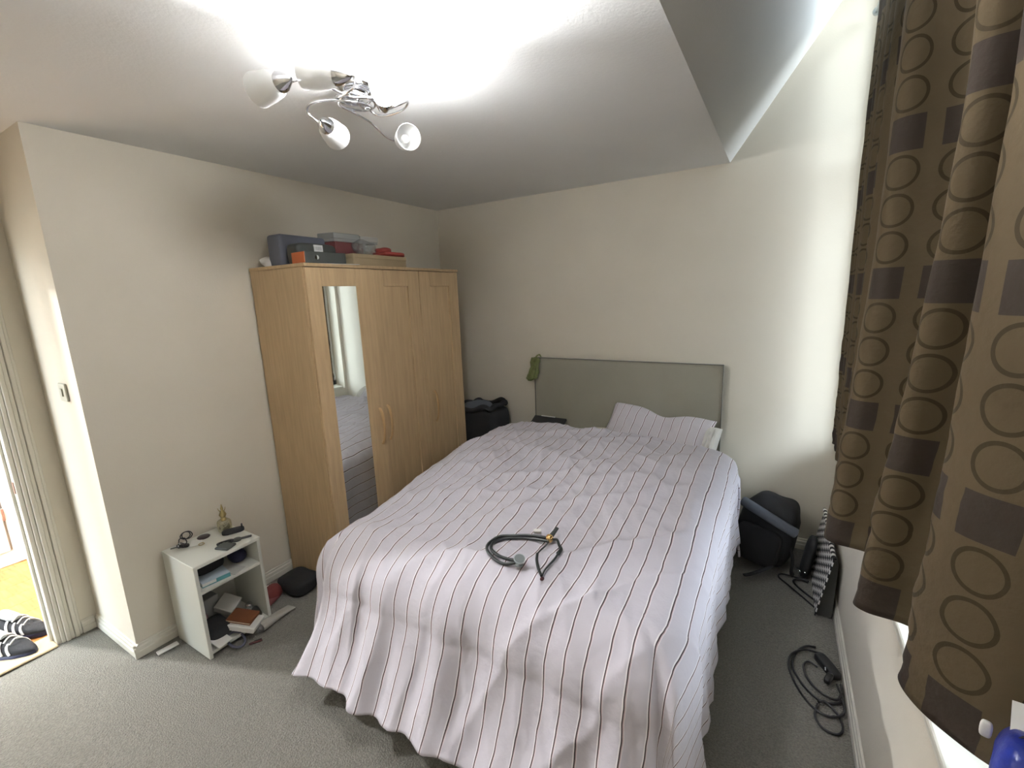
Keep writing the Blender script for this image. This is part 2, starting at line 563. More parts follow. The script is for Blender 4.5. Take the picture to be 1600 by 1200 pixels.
# door casing
def casing(name, lo, hi, vertical=True):
    b = nb()
    bx(b, lo, hi, 0.003)
    struct(name, b, GLOSSW)
bm = nb()
for y0, y1, d in ((0.545, 0.562, 0.012), (0.562, 0.58, 0.020), (0.58, 0.597, 0.015), (0.597, 0.615, 0.022), (0.615, 0.628, 0.012)):
    bx(bm, (XD, y0, 0), (XD + d, y1, 2.02 + (y0 - 0.545)), 0.003)
struct('trim_1', bm, GLOSSW, label='moulded door casing beside the wall return')
bm = nb()
for y0, y1, d in ((0, 0.017, 0.012), (0.017, 0.035, 0.020), (0.035, 0.052, 0.015), (0.052, 0.07, 0.022), (0.07, 0.083, 0.012)):
    bx(bm, (XD, -0.30 - y1, 0), (XD + d, -0.30 - y0, 2.02), 0.003)
    bx(bm, (XD, -0.30 - 0.083, 2.02 + y0), (XD + d, 0.628, 2.02 + y1), 0.003)
struct('trim_2', bm, GLOSSW, label='far side and head of the door casing')
bm = nb()
bx(bm, (XD - 0.115, 0.527, 0), (XD + 0.004, 0.545, 2.02), 0.002)
bx(bm, (XD - 0.115, -0.30, 0), (XD + 0.004, -0.282, 2.02), 0.002)
bx(bm, (XD - 0.115, -0.282, 2.0), (XD + 0.004, 0.527, 2.02), 0.002)
bx(bm, (XD - 0.075, 0.515, 0), (XD - 0.045, 0.527, 2.0), 0.002)
lining = struct('trim_3', bm, GLOSSW, label='door lining with stop')
b = box((XD - 0.03, 0.5235, 0.84), (XD - 0.008, 0.5275, 0.90), 0.001)
obj('strike_plate', b, HINGE, lining)
struct('trim_4', box((XD - 0.12, -0.282, 0), (XD + 0.03, 0.527, 0.012), 0.005), THRESH, label='wooden threshold strip in the doorway')

# hall beyond the doorway
hf = struct('floor_hall', box((-4.6, YR, -0.05), (XD - 0.1, 1.6, -0.012)), THRESH, label='hall floor of orange laminate planks')
k = 0
plank_me = None
for ix in range(9):
    x0 = -4.55 + ix * 0.15
    for iy in range(3):
        y0 = -1.3 + iy * 1.0 + (0.35 if ix % 2 else 0.0) - 0.3
        if plank_me is None:
            o = obj('plank', box((0.0008, 0.0008, -0.012), (0.1492, 0.9992, 0.0), 0.001), LAMIN, hf)
            plank_me = o.data
        else:
            o = bpy.data.objects.new('plank', plank_me)
            COL.objects.link(o)
            o.parent = hf
        o.location = (x0, y0, 0)
bm = nb()
bx(bm, (-4.6, YR, 0), (-4.48, 1.6, H))
struct('wall_hall', bm, HALLW, label='hall wall opposite the doorway')
struct('wall_hall_end', box((-4.6, 1.6, 0), (XD, 1.7, H)), HALLW)
bm = nb()
bx(bm, (-4.48, YR, 0), (-4.462, 1.6, 0.10), 0.004)
struct('baseboard_hall', bm, mat('hall_gloss', (0.8, 0.8, 0.78), 0.35))
dr = bpy.data.objects.new('door_1', None)
COL.objects.link(dr)
dr['kind'] = 'structure'
dr['label'] = 'white panelled door across the hall'
dr.location = (-4.48, 0.0, 0.105)
DW = mat('hall_door_white', (0.78, 0.75, 0.72), 0.4)
bm = nb()
bx(bm, (0, -0.20, 0), (0.035, 0.655, 1.93), 0.003)
obj('leaf', bm, DW, dr)
for y0, y1 in ((-0.12, 0.18), (0.27, 0.57)):
    for z0, z1 in ((0.15, 0.80), (1.0, 1.8)):
        bm = nb()
        bx(bm, (0.035, y0, z0), (0.045, y1, z1), 0.008)
        obj('panel', bm, DW, dr)
for z in (0.22, 1.6):
    obj('hinge', box((0.03, 0.652, z), (0.048, 0.668, z + 0.09), 0.003), HINGE, dr)
bm = nb()
bx(bm, (0, 0.668, -0.1), (0.03, 0.74, 1.98), 0.004)
bx(bm, (0, -0.28, -0.1), (0.03, -0.21, 1.98), 0.004)
bx(bm, (0, -0.21, 1.935), (0.03, 0.668, 1.98), 0.004)
obj('frame', bm, DW, dr)

# hall lamp, flush on the hall ceiling
hl = thing('hall_ceiling_lamp', 'white dome lamp on the hall ceiling', 'lamp', (-4.02, 0.165, H))
obj('base', lathe(nb(), [(0, 0), (0.09, 0), (0.09, -0.02), (0.0, -0.02)]), GLOSSW, hl, True)
obj('dome', lathe(nb(), [(0.08, -0.02), (0.075, -0.04), (0.055, -0.058), (0.0, -0.066)]), mat('hall_dome_glass', (0.9, 0.9, 0.9), 0.4, emit=(0.95, 0.97, 1), estr=14), hl, True)
ld = bpy.data.lights.new('hall_bulb', 'POINT')
ld.energy = HALL_W
ld.color = (0.93, 0.96, 1.0)
ld.shadow_soft_size = 0.05
lo = bpy.data.objects.new('hall_bulb', ld)
COL.objects.link(lo)
lo.parent = hl
lo.location = (0, 0, -0.13)

# window in its deep opening
wn = bpy.data.objects.new('window_1', None)
COL.objects.link(wn)
wn['kind'] = 'structure'
wn['label'] = 'tall white-framed window behind the brown curtain'
wn.location = (0.55, 1.75, 0.72)
y0, y1, z1 = -1.25, 1.465, 2.655
bm = nb()
bx(bm, (-0.03, y0, 0), (0.04, y0 + 0.06, z1), 0.004)
bx(bm, (-0.03, y1 - 0.06, 0), (0.04, y1, z1), 0.004)
bx(bm, (-0.03, y0, 0), (0.04, y1, 0.06), 0.004)
bx(bm, (-0.03, y0, z1 - 0.06), (0.04, y1, z1), 0.004)
obj('window_frame', bm, UPVC, wn)
ys = [y0 + 0.06, -0.5, 0.47, y1 - 0.06]
zs = [0.06, 1.62, z1 - 0.06]
for yy in ys[1:3]:
    obj('mullion', box((-0.025, yy - 0.035, 0.06), (0.035, yy + 0.035, z1 - 0.06), 0.004), UPVC, wn)
for i in range(3):
    obj('transom', box((-0.025, ys[i] + 0.03, 1.59), (0.035, ys[i + 1] - 0.03, 1.65), 0.004), UPVC, wn)
    for j in range(2):
        obj('pane', box((0.0, ys[i] + 0.0, zs[j]), (0.006, ys[i + 1], zs[j + 1])), PANE, wn)
obj('window_sill', box((-0.205, -1.25, -0.027), (-0.02, 1.44, 0.0), 0.006, seg=2), GLOSSW, wn)

# light switch on the wall return
sw = thing('light_switch', 'cream light switch on the wall return by the doorway', 'light switch', (-2.816, 0.70, 1.335))
obj('plate', box((-0.042, -0.010, -0.042), (0.042, 0.0, 0.042), 0.004, seg=2), SWITCHM, sw)
obj('rocker', box((-0.012, -0.015, -0.018), (0.012, -0.009, 0.018), 0.002), SWITCHM, sw)

# ------------------------------------------------------------------ wardrobe
WX0, WX1, WY0, WY1, WH = XL + 0.018, -2.13, 1.525, 2.815, 1.90
wd = thing('wardrobe', 'oak-veneer wardrobe with three doors, one of them mirrored', 'wardrobe', (WX0, WY0, 0))
D, W = WX1 - WX0, WY1 - WY0
obj('side_panel', box((0, 0, 0), (D - 0.02, 0.018, WH - 0.018), 0.001), OAK, wd)
obj('side_panel', box((0, W - 0.018, 0), (D - 0.02, W, WH - 0.018), 0.001), OAK, wd)
obj('top_panel', box((0, -0.004, WH - 0.018), (D + 0.004, W + 0.004, WH), 0.0015), OAK, wd)
obj('bottom_panel', box((0, 0.018, 0.06), (D - 0.02, W - 0.018, 0.08)), OAK, wd)
obj('plinth', box((D - 0.06, 0.018, 0), (D - 0.04, W - 0.018, 0.06)), OAK, wd)
obj('back_panel', box((0, 0.018, 0.02), (0.006, W - 0.018, WH - 0.018)), OAK, wd)
dy = W / 3
for i in range(3):
    a, b_ = i * dy + 0.0028, (i + 1) * dy - 0.0028
    d = thing('door', '', '', (D - 0.019, a, 0.065))
    for kx in ('label', 'category'):
        del d[kx]
    d.parent = wd
    if i == 0:
        d.rotation_euler = (0, 0, R(-3.4))
    wdt, ht = b_ - a, WH - 0.018 - 0.004 - 0.065
    m0, m1, zb, zt = 0.105, wdt - 0.105, 0.10, ht - 0.098
    if i == 0:
        m0, m1 = 0.088, wdt - 0.118
    bm = nb()
    bx(bm, (0, 0, 0), (0.019, m0, ht), 0.0012)
    bx(bm, (0, m1, 0), (0.019, wdt, ht), 0.0012)
    bx(bm, (0, m0, 0), (0.019, m1, zb), 0.0012)
    bx(bm, (0, m0, zt), (0.019, m1, ht), 0.0012)
    obj('door_frame', bm, OAK, d)
    if i == 0:
        obj('mirror', box((0.004, m0, zb), (0.016, m1, zt)), MIRROR, d)['label'] = 'tall narrow mirror'
    else:
        obj('inset_panel', box((0.0, m0, zb), (0.009, m1, zt)), OAK, d)
    hy = wdt - 0.035 if i == 0 else (0.045 if i == 1 else 0.078)
    bm = nb()
    z0, z1 = 0.745, 0.975
    hp = []
    for kk in range(9):
        t = kk / 8
        hp.append((0.019 + 0.026 * math.sin(pi * t) ** 0.5, hy, z0 + (z1 - z0) * t))
    tube(bm, hp, 0.0095, sides=8, n=2, sx=0.7, sy=1.1)
    obj('handle', bm, OAKD, d, True)

# ------------------------------------------------------------------ bed
BX0, BX1 = -1.675, -0.300
bed = thing('bed', 'double bed with grey upholstered headboard under striped bedding', 'bed', (-0.9875, 3.2, 0))
obj('divan_base', box((-0.67, -1.86, 0.06), (0.67, -0.01, 0.33), 0.012, seg=2), HEADB, bed)
for sx in (-0.6, 0.6):
    for yy in (-1.78, -0.12):
        obj('leg', lathe(nb(), [(0, 0), (0.022, 0), (0.026, 0.06), (0, 0.06)], 14, Tr(sx, yy, 0)), BLACKP, bed, True)
hb = obj('headboard', grid(30, 20, lambda u, v: Vector(((u - 0.5) * 1.372, -0.028 - 0.016 * (1 - (2 * u - 1) ** 8) * (1 - (2 * v - 1) ** 8), 0.30 + v * 0.895))), HEADB, bed, True)
obj('headboard_panel', box((-0.690, -0.030, 0.28), (0.690, 0.02, 1.20), 0.006, seg=2), HEADB, bed)
bm = nb()
tube(bm, [(-0.690, -0.030, 0.32), (-0.690, -0.030, 1.20), (0.690, -0.030, 1.20), (0.690, -0.030, 0.32)], 0.005, n=1)
obj('piping', bm, PIPING, hb)
mt = thing('mattress', 'white mattress under the striped duvet', 'mattress', (-0.9875, 2.26, 0.33))
obj('mattress_body', box((-0.675, -0.92, 0), (0.675, 0.895, 0.245), 0.04, seg=4), SHEET, mt, True)
obj('fitted_sheet', soft((1.36, 1.82, 0.06), 0.25, 0.12, 64, 14, 0.006, 5, Tr(0, -0.01, 0.245)), CREAM, mt, True)

def duvet():
    cx, a, yh = -0.985, 0.66, 2.80
    yf = 1.33
    tb = yh - yf
    oL, oR, oF = 0.60, 0.64, 0.70
    hd = 0.16
    def zt(x, y):
        return 0.652 + 0.105 * ss(1.25, 2.45, y)
    def prof(d, r, fl):
        q = r * pi / 2
        if d < q:
            return r * math.sin(d / r), r * (1 - math.cos(d / r))
        e = d - q
        # the flare sets in gradually
        return r + e * math.sin(fl) * (0.55 + 0.45 * min(1, e / 0.4)), r + e * math.cos(fl)
    def pn(p, q):
        return (p ** 4 + q ** 4) ** 0.25
    def base(s, t):
        sg = 1 if s > 0 else -1
        sx = max(0.0, abs(s) - a)
        ty = max(0.0, t - tb)
        x, y = max(-a, min(a, s)), yh - max(0.0, min(t, tb))
        d = pn(sx, ty)
        hx, vx = prof(sx, 0.14, 0.10 if sg > 0 else 0.06)
        hy, vy = prof(ty, 0.22, 0.50)
        ex, ey = hx / 0.19, hy / 0.40
        e = math.hypot(ex, ey)
        nx = ny = th = w2 = 0
        if e > 1e-6:
            k = (max(ex, ey) / e) ** 0.85
            hx, hy = hx * k, hy * k
            th = math.atan2(ey, ex)
            nx, ny = sg * math.cos(th), -math.sin(th)
            w2 = math.sin(th) ** 2
        Vv = pn(vx, vy)
        q = x + sg * (pi / 2 - th) * 0.32 if ty > 0 else sg * (a + pi / 2 * 0.32 + max(0, tb - t))
        g = ss(0.06, 0.62, d)
        Hh = 0.0
        if d > 0:
            n1 = noise.noise(Vector((q * 2.3, 1.7, 0.4)))
            ph = q * 30 + 5 * n1
            fold = 0.5 * math.sin(ph) + 0.35 * math.sin(q * 17 + 2 + 3 * noise.noise(Vector((q * 1.9, 9, 0)))) + 0.5 * noise.noise(Vector((q * 11, d * 1.5, 3)))
            amp = 0.034 * (0.45 + 0.55 * w2) * (0.6 + 0.8 * abs(n1))
            Hh += g * amp * fold
            # bulge of the filling at the bed sides
            Hh += 0.022 * (1 - w2) * math.sin(pi * min(1, d / 0.45)) * (1 + 0.6 * noise.noise(Vector((q * 3.5, d * 2, 8))))
            Vv += g * 0.03 * noise.noise(Vector((q * 3, 0, 5)))
        z = zt(x, y) + 0.020 * math.cos(pi * x / (2 * a)) - Vv
        px, py = cx + x + sg * hx + nx * Hh, y - hy + ny * Hh
        # wrinkles of the filling
        c, s_ = math.cos(0.6), math.sin(0.6)
        u1 = (px * c + py * s_)
        v1 = (-px * s_ + py * c)
        top = 1 - ss(0.0, 0.35, d)
        wr = 0.0
        rid = 1 - abs(noise.noise(Vector((u1 * 1.6, v1 * 5.0, 0.3)))) * 2
        wr += 0.017 * max(0, rid) ** 3
        rid2 = 1 - abs(noise.noise(Vector((px * 5.2 + 3, py * 2.2, 2.3)))) * 2
        wr += 0.012 * max(0, rid2) ** 3
        wr += 0.014 * noise.noise(Vector((px * 2.4, py * 2.4, 7)))
        wr += 0.006 * noise.noise(Vector((px * 11, py * 11, 4)))
        rid3 = 1 - abs(noise.noise(Vector((u1 * 9 + 5, v1 * 4.0, 6.3)))) * 2.4
        wr += 0.006 * max(0, rid3) ** 3
        # wider rolls across the upper half
        up = ss(1.7, 2.4, py)
        wr += up * 0.020 * noise.noise(Vector((px * 1.5 + 2, py * 5.5 + px * 2.0, 1)))
        z += wr * (0.35 + 0.65 * top)
        side = 1 - top
        px += nx * wr * side * 0.9
        py += ny * wr * side * 0.9
        if t < 0:      # rolled head edge
            rr = 0.055
            an = -t / hd * pi * 1.0
            py += rr * math.sin(an)
            z -= rr * (1 - math.cos(an))
        z = max(z, 0.02)
        return Vector((px, py, z))
    NU, NV = 250, 250
    S0, S1 = -(a + oL), a + oR
    T0, T1 = -hd, tb + oF
    f = lambda u, v: base(S0 + u * (S1 - S0), T0 + v * (T1 - T0))
    uvf = lambda u, v: (S0 + u * (S1 - S0) + 3, T0 + v * (T1 - T0))
    bm = grid(NU, NV, f, uvf)
    bmesh.ops.reverse_faces(bm, faces=bm.faces)
    global DUVET_BVH
    DUVET_BVH = BVHTree.FromBMesh(bm)
    o = obj('duvet', bm, STRIPE, None, True)
    md = o.modifiers.new('thickness', 'SOLIDIFY')
    md.thickness = 0.012
    md.offset = -1
    tag(o, 'lavender-white duvet with thin dark stripes draped over the bed', 'duvet')
    return o
duvet()

def pillow(name, size, mtx, m, label, dip=0.0, seed=0, stripes_along_y=True):
    L, Wd, Th = size
    def f(u, v, side):
        x, y = 2 * u - 1, 2 * v - 1
        edge = (1 - abs(x) ** 2.6) * (1 - abs(y) ** 2.6)
        hgt = Th / 2 * max(0, edge) ** 0.45
        pin = 1 - 0.05 * (1 - abs(y) ** 2) * abs(x) ** 3
        pin2 = 1 - 0.06 * (1 - abs(x) ** 2) * abs(y) ** 3
        p = Vector((x * L / 2 * pin, y * Wd / 2 * pin2, side * hgt))
        p.z += side * 0.012 * noise.noise(Vector((x * 3 + seed, y * 3, side))) * edge
        p.z += side * 0.008 * max(0, 1 - 3 * abs(noise.noise(Vector((x * 4 + seed, y * 2, side + 4))))) * edge
        if side > 0:
            p.z -= dip * math.exp(-((x - 0.05) / 0.35) ** 2) * edge
        if dip:
            p.y -= 1.1 * dip * math.exp(-((x - 0.08) / 0.30) ** 2) * (1 if y > 0 else 0) * y
        return p
    bm = nb()
    uvl = bm.loops.layers.uv.new('UVMap')
    N = 36
    for side in (1, -1):
        V = [[bm.verts.new(f(i / N, j / N, side)) for i in range(N + 1)] for j in range(N + 1)]
        for j in range(N):
            for i in range(N):
                idx = [(i, j), (i + 1, j), (i + 1, j + 1), (i, j + 1)]
                if side < 0:
                    idx = idx[::-1]
                fc = bm.faces.new([V[q][p] for p, q in idx])
                for l, (p, q) in zip(fc.loops, idx):
                    l[uvl].uv = (p / N * L + 3, q / N * Wd)
    bmesh.ops.remove_doubles(bm, verts=bm.verts, dist=1e-4)
    return bm
pm = Tr(-0.685, 2.985, 0.735) @ Rz(R(-5)) @ Rx(R(38))
pt = thing('pillow', 'striped pillow with its white inner showing, leaning on the headboard', 'pillow', (-0.685, 2.985, 0.735), (R(38), R(5), R(-4)))
obj('pillowcase', pillow('p', (0.70, 0.42, 0.16), None, STRIPEP, '', dip=0.045), STRIPEP, pt, True)
ip = obj('inner_pillow', pillow('p', (0.10, 0.36, 0.11), None, SHEET, '', seed=5), SHEET, pt, True, loc=(0.345, -0.015, -0.005))
ip['label'] = 'white end of the pillow inside its case'
o = obj('pillow', pillow('p', (0.74, 0.46, 0.10), None, CREAM, '', seed=9), CREAM, None, True, loc=(-0.80, 2.93, 0.655), rot=(R(8), 0, R(2)))
tag(o, 'flat cream pillow under the striped pillow', 'pillow')

# tablet lying at the head of the bed
tb_ = thing('tablet', 'black tablet in a folio case against the headboard', 'tablet', (-1.50, 3.02, 0.69), (R(28), 0, R(-2)))
obj('case', box((-0.15, -0.09, 0.0), (0.13, 0.09, 0.02), 0.006, seg=2), BLACKP, tb_)
obj('screen', box((-0.135, -0.08, 0.0195), (0.115, 0.08, 0.0215), 0.001), BLACKP, tb_)
obj('edge_strip', box((-0.09, 0.084, 0.012), (0.03, 0.093, 0.022), 0.001), PAPER, tb_)

# ------------------------------------------------------------------ olive cloth bag on the headboard corner
def cloth_bag():
    def f(u, v):
        th = 2 * pi * u
        prof = [(0.028, 0.0), (0.038, -0.035), (0.030, -0.08), (0.040, -0.13), (0.046, -0.165), (0.012, -0.190)]
        tt = v * (len(prof) - 1)
        i = min(int(tt), len(prof) - 2)
        fr = ss(0, 1, tt - i)
        r = prof[i][0] * (1 - fr) + prof[i + 1][0] * fr
        z = prof[i][1] * (1 - fr) + prof[i + 1][1] * fr
        r *= 1 + 0.28 * math.sin(5 * th + 3 * v) * 0.6 + 0.25 * noise.noise(Vector((math.cos(th) * 2, math.sin(th) * 2, v * 5)))
        return Vector((r * math.cos(th) * 1.0 - 0.055 * v * v, r * math.sin(th) * 0.5, z))
    bm = grid(36, 30, f)
    bmesh.ops.remove_doubles(bm, verts=bm.verts, dist=1e-5)
    t = thing('drawstring_bag', 'small olive-green cloth bag hung on the headboard corner', 'cloth bag', (-1.655, 3.135, 1.205))
    obj('body', bm, GREENC, t, True)
    b = nb()
    tube(b, [(0, 0.0, -0.01), (0.005, 0.03, 0.012), (0.01, 0.07, 0.012), (0.012, 0.095, -0.04)], 0.006)
    obj('loop', b, GREENC, t, True)
cloth_bag()

# ------------------------------------------------------------------ stethoscope
st = thing('stethoscope', 'dark green stethoscope lying curled on the striped duvet', 'stethoscope', (-0.80, 1.42, 0.0))
def sp(pts, dz=0.0):
    out = []
    for x, y, z in pts:
        hit = DUVET_BVH.ray_cast(Vector((x, y, 2)), Vector((0, 0, -1)))[0]
        out.append((x + 0.80, y - 1.42, hit.z + z - 0.705 + dz))
    return out
Z = 0.708
OUT = [(-0.768, 1.535), (-0.842, 1.515), (-0.92, 1.490), (-0.963, 1.458), (-0.978, 1.408), (-0.965, 1.366), (-0.931, 1.328), (-0.884, 1.308), (-0.840, 1.305), (-0.808, 1.325)]
INN = [(-0.762, 1.519), (-0.838, 1.500), (-0.912, 1.476), (-0.948, 1.448), (-0.961, 1.408), (-0.950, 1.374), (-0.923, 1.344), (-0.882, 1.330), (-0.842, 1.328), (-0.808, 1.335)]
for path in (OUT, INN):
    b = nb()
    tube(b, sp([(x, y, Z + (.014 if k in (0, len(path) - 1) else .006)) for k, (x, y) in enumerate(path)]), 0.0062, sides=10)
    obj('tube', b, RUBBER, st, True)
CP = Tr(*sp([(-0.795, 1.332, Z + .016)])[0]) @ Ry(R(14)) @ Rx(R(12))
ch = obj('chestpiece', lathe(nb(), [(0, -0.012), (0.016, -0.012), (0.017, -0.004), (0.009, 0.0), (0.009, 0.010), (0.020, 0.014), (0.0225, 0.018), (0.0225, 0.021), (0.0, 0.021)], 28, CP), STEEL, st, True)
obj('diaphragm', lathe(nb(), [(0, 0.0213), (0.0195, 0.0213), (0.0195, 0.0222), (0, 0.0222)], 28, CP), mat('grey_diaphragm', (0.16, 0.18, 0.18), 0.4), ch, True)
obj('yoke_clip', soft((0.030, 0.030, 0.034), 0.8, 0.8, 20, 12, mtx=Tr(*sp([(-0.763, 1.530, Z + .018)])[0]) @ Rx(R(20))), GOLD, st, True)
b = nb()
tube(b, sp([(-0.762, 1.54, Z + .02), (-0.757, 1.565, Z + .03), (-0.752, 1.585, Z + .036)]), lambda t: 0.012 * (1 - 0.35 * t), sides=10, sx=0.5)
obj('spring_tab', b, RUBBER, st, True)
b = nb()
tube(b, sp([(-0.762, 1.52, Z + .012), (-0.760, 1.49, Z + .012), (-0.762, 1.45, Z + .010), (-0.760, 1.413, Z + .008)]), 0.0032)
tube(b, sp([(-0.760, 1.414, Z + .008), (-0.745, 1.38, Z + .008), (-0.720, 1.345, Z + .008), (-0.692, 1.315, Z + .008)]), 0.0055)
obj('ear_tube', b, RUBBER, st, True)
b = nb()
tube(b, sp([(-0.758, 1.53, Z + .014), (-0.735, 1.54, Z + .018), (-0.713, 1.516, Z + .016), (-0.692, 1.488, Z + .010), (-0.687, 1.450, Z + .009)]), lambda t: 0.004 + 0.0045 * t)
tube(b, sp([(-0.687, 1.452, Z + .009), (-0.690, 1.42, Z + .009), (-0.698, 1.39, Z + .008), (-0.698, 1.355, Z + .008), (-0.692, 1.322, Z + .008)]), lambda t: 0.0045 - 0.001 * t)
obj('ear_tube', b, RUBBER, st, True)
obj('ear_tip', soft((0.014, 0.014, 0.024), 1, 1, 14, 10, mtx=Tr(*sp([(-0.684, 1.304, Z + .008)])[0]) @ Rx(R(70))), REDTIP, st, True)
tag(obj('tag', box((-0.016, -0.008, 0), (0.016, 0.008, 0.014), 0.001), PAPER, None, loc=(-0.832, 1.556, DUVET_BVH.ray_cast(Vector((-0.832, 1.556, 2)), Vector((0, 0, -1)))[0].z + 0.001), rot=(R(20), 0, R(25))), 'tiny white block lying beside the stethoscope', 'tag')

# ------------------------------------------------------------------ ceiling lamp
LC = Vector((-1.345, 1.255, H))
cl = thing('ceiling_lamp', 'chrome ceiling lamp with curling arms and frosted glass shades', 'ceiling lamp', LC)
def L(p):
    return tuple(Vector(p) - LC)
obj('ceiling_plate', lathe(nb(), [(0, 0), (0.062, 0), (0.062, -0.008), (0.050, -0.022), (0.022, -0.030), (0.0, -0.031)], 30), CHROME, cl, True)
obj('finial', lathe(nb(), [(0, -0.030), (0.010, -0.032), (0.013, -0.045), (0.006, -0.058), (0, -0.060)], 16), CHROME, cl, True)
def arm(pts):
    b = nb()
    tube(b, [L(p) for p in pts], 0.0042, sides=8, n=8)
    return obj('arm', b, CHROME, cl, True)
def lamp_head(cup, d, lit=False):
    mx = aim(L(cup), d)
    c = obj('cup', lathe(nb(), [(0.004, -0.034), (0.010, -0.028), (0.018, -0.016), (0.026, -0.002), (0.0285, 0.010), (0.026, 0.011), (0.0, 0.002)], 20, mx), CHROME, cl, True)
    pr = [(0.016, 0.0), (0.028, 0.010), (0.037, 0.030), (0.043, 0.060), (0.047, 0.098), (0.0485, 0.104), (0.046, 0.104), (0.0445, 0.097), (0.040, 0.060), (0.034, 0.030), (0.024, 0.012), (0.0, 0.008)]
    obj('shade', lathe(nb(), pr, 28, mx), LITGL if lit else FROST, cl, True)
    obj('bulb', lathe(nb(), [(0.007, 0.004), (0.008, 0.025), (0.015, 0.045), (0.016, 0.058), (0.010, 0.070), (0.0, 0.074)], 16, mx), BULBLIT if lit else FROST, cl, True)
    return c
hz = H - 0.045
# left arm
arm([(-1.33, 1.30, H - .035), (-1.27, 1.30, hz - .012), (-1.265, 1.245, hz - .016), (-1.31, 1.20, hz - .016), (-1.325, 1.13, hz - .010), (-1.30, 1.04, hz - .022), (-1.27, 0.965, hz - .055), (-1.285, 0.945, hz - .064)])
lamp_head((-1.300, 0.935, 2.333), (-0.95, -0.12, -0.02))
# upper (nearest) arm
arm([(-1.38, 1.23, H - .035), (-1.36, 1.18, hz - .012), (-1.30, 1.17, hz - .016), (-1.25, 1.16, hz - .010), (-1.16, 1.08, hz - .035), (-1.09, 1.02, hz - .07), (-1.085, 0.985, hz - .083)])
lamp_head((-1.105, 0.975, 2.315), (-0.90, -0.40, 0.20))
# lit arm, looping out on the right
arm([(-1.36, 1.29, H - .035), (-1.35, 1.34, hz - .02), (-1.29, 1.345, hz - .035), (-1.21, 1.34, hz - .036), (-1.15, 1.30, hz - .035), (-1.145, 1.25, hz - .062), (-1.185, 1.222, hz - .078)])
lamp_head((-1.160, 1.198, 2.325), (0.60, -0.60, 0.52), lit=True)
# far right arm
arm([(-1.32, 1.23, H - .035), (-1.34, 1.19, hz - .012), (-1.39, 1.21, hz - .018), (-1.40, 1.28, hz - .02), (-1.395, 1.36, hz - .035), (-1.41, 1.45, hz - .058), (-1.40, 1.505, hz - .066)])
lamp_head((-1.388, 1.512, 2.330), (0.84, -0.50, -0.12))
# small back arm
arm([(-1.37, 1.26, H - .035), (-1.36, 1.31, hz - .012), (-1.315, 1.29, hz - .018), (-1.33, 1.22, hz - .02), (-1.39, 1.17, hz - .018), (-1.43, 1.13, hz - .030), (-1.46, 1.13, hz - .05), (-1.45, 1.165, hz - .078)])
lamp_head((-1.437, 1.182, 2.313), (-0.45, 0.80, -0.05))
# loose decorative curls around the hub
for k in range(3):
    a0 = k * 2.1 + 0.4
    arm([(LC.x + 0.055 * math.cos(a0 + 1.0 * q) * (0.6 + 0.12 * q), LC.y + 0.075 * math.sin(a0 + 1.0 * q) * (0.6 + 0.12 * q), H - 0.03 - 0.006 * q) for q in range(6)])
bd = bpy.data.lights.new('ceiling_bulb', 'POINT')
bd.energy = BULB_W
bd.color = (0.96, 0.975, 1.0)
bd.shadow_soft_size = 0.012
bo = bpy.data.objects.new('ceiling_bulb', bd)
COL.objects.link(bo)
bo.parent = cl
bo.location = L(Vector((-1.160, 1.198, 2.325)) + Vector((0.60, -0.60, 0.52)).normalized() * 0.080)

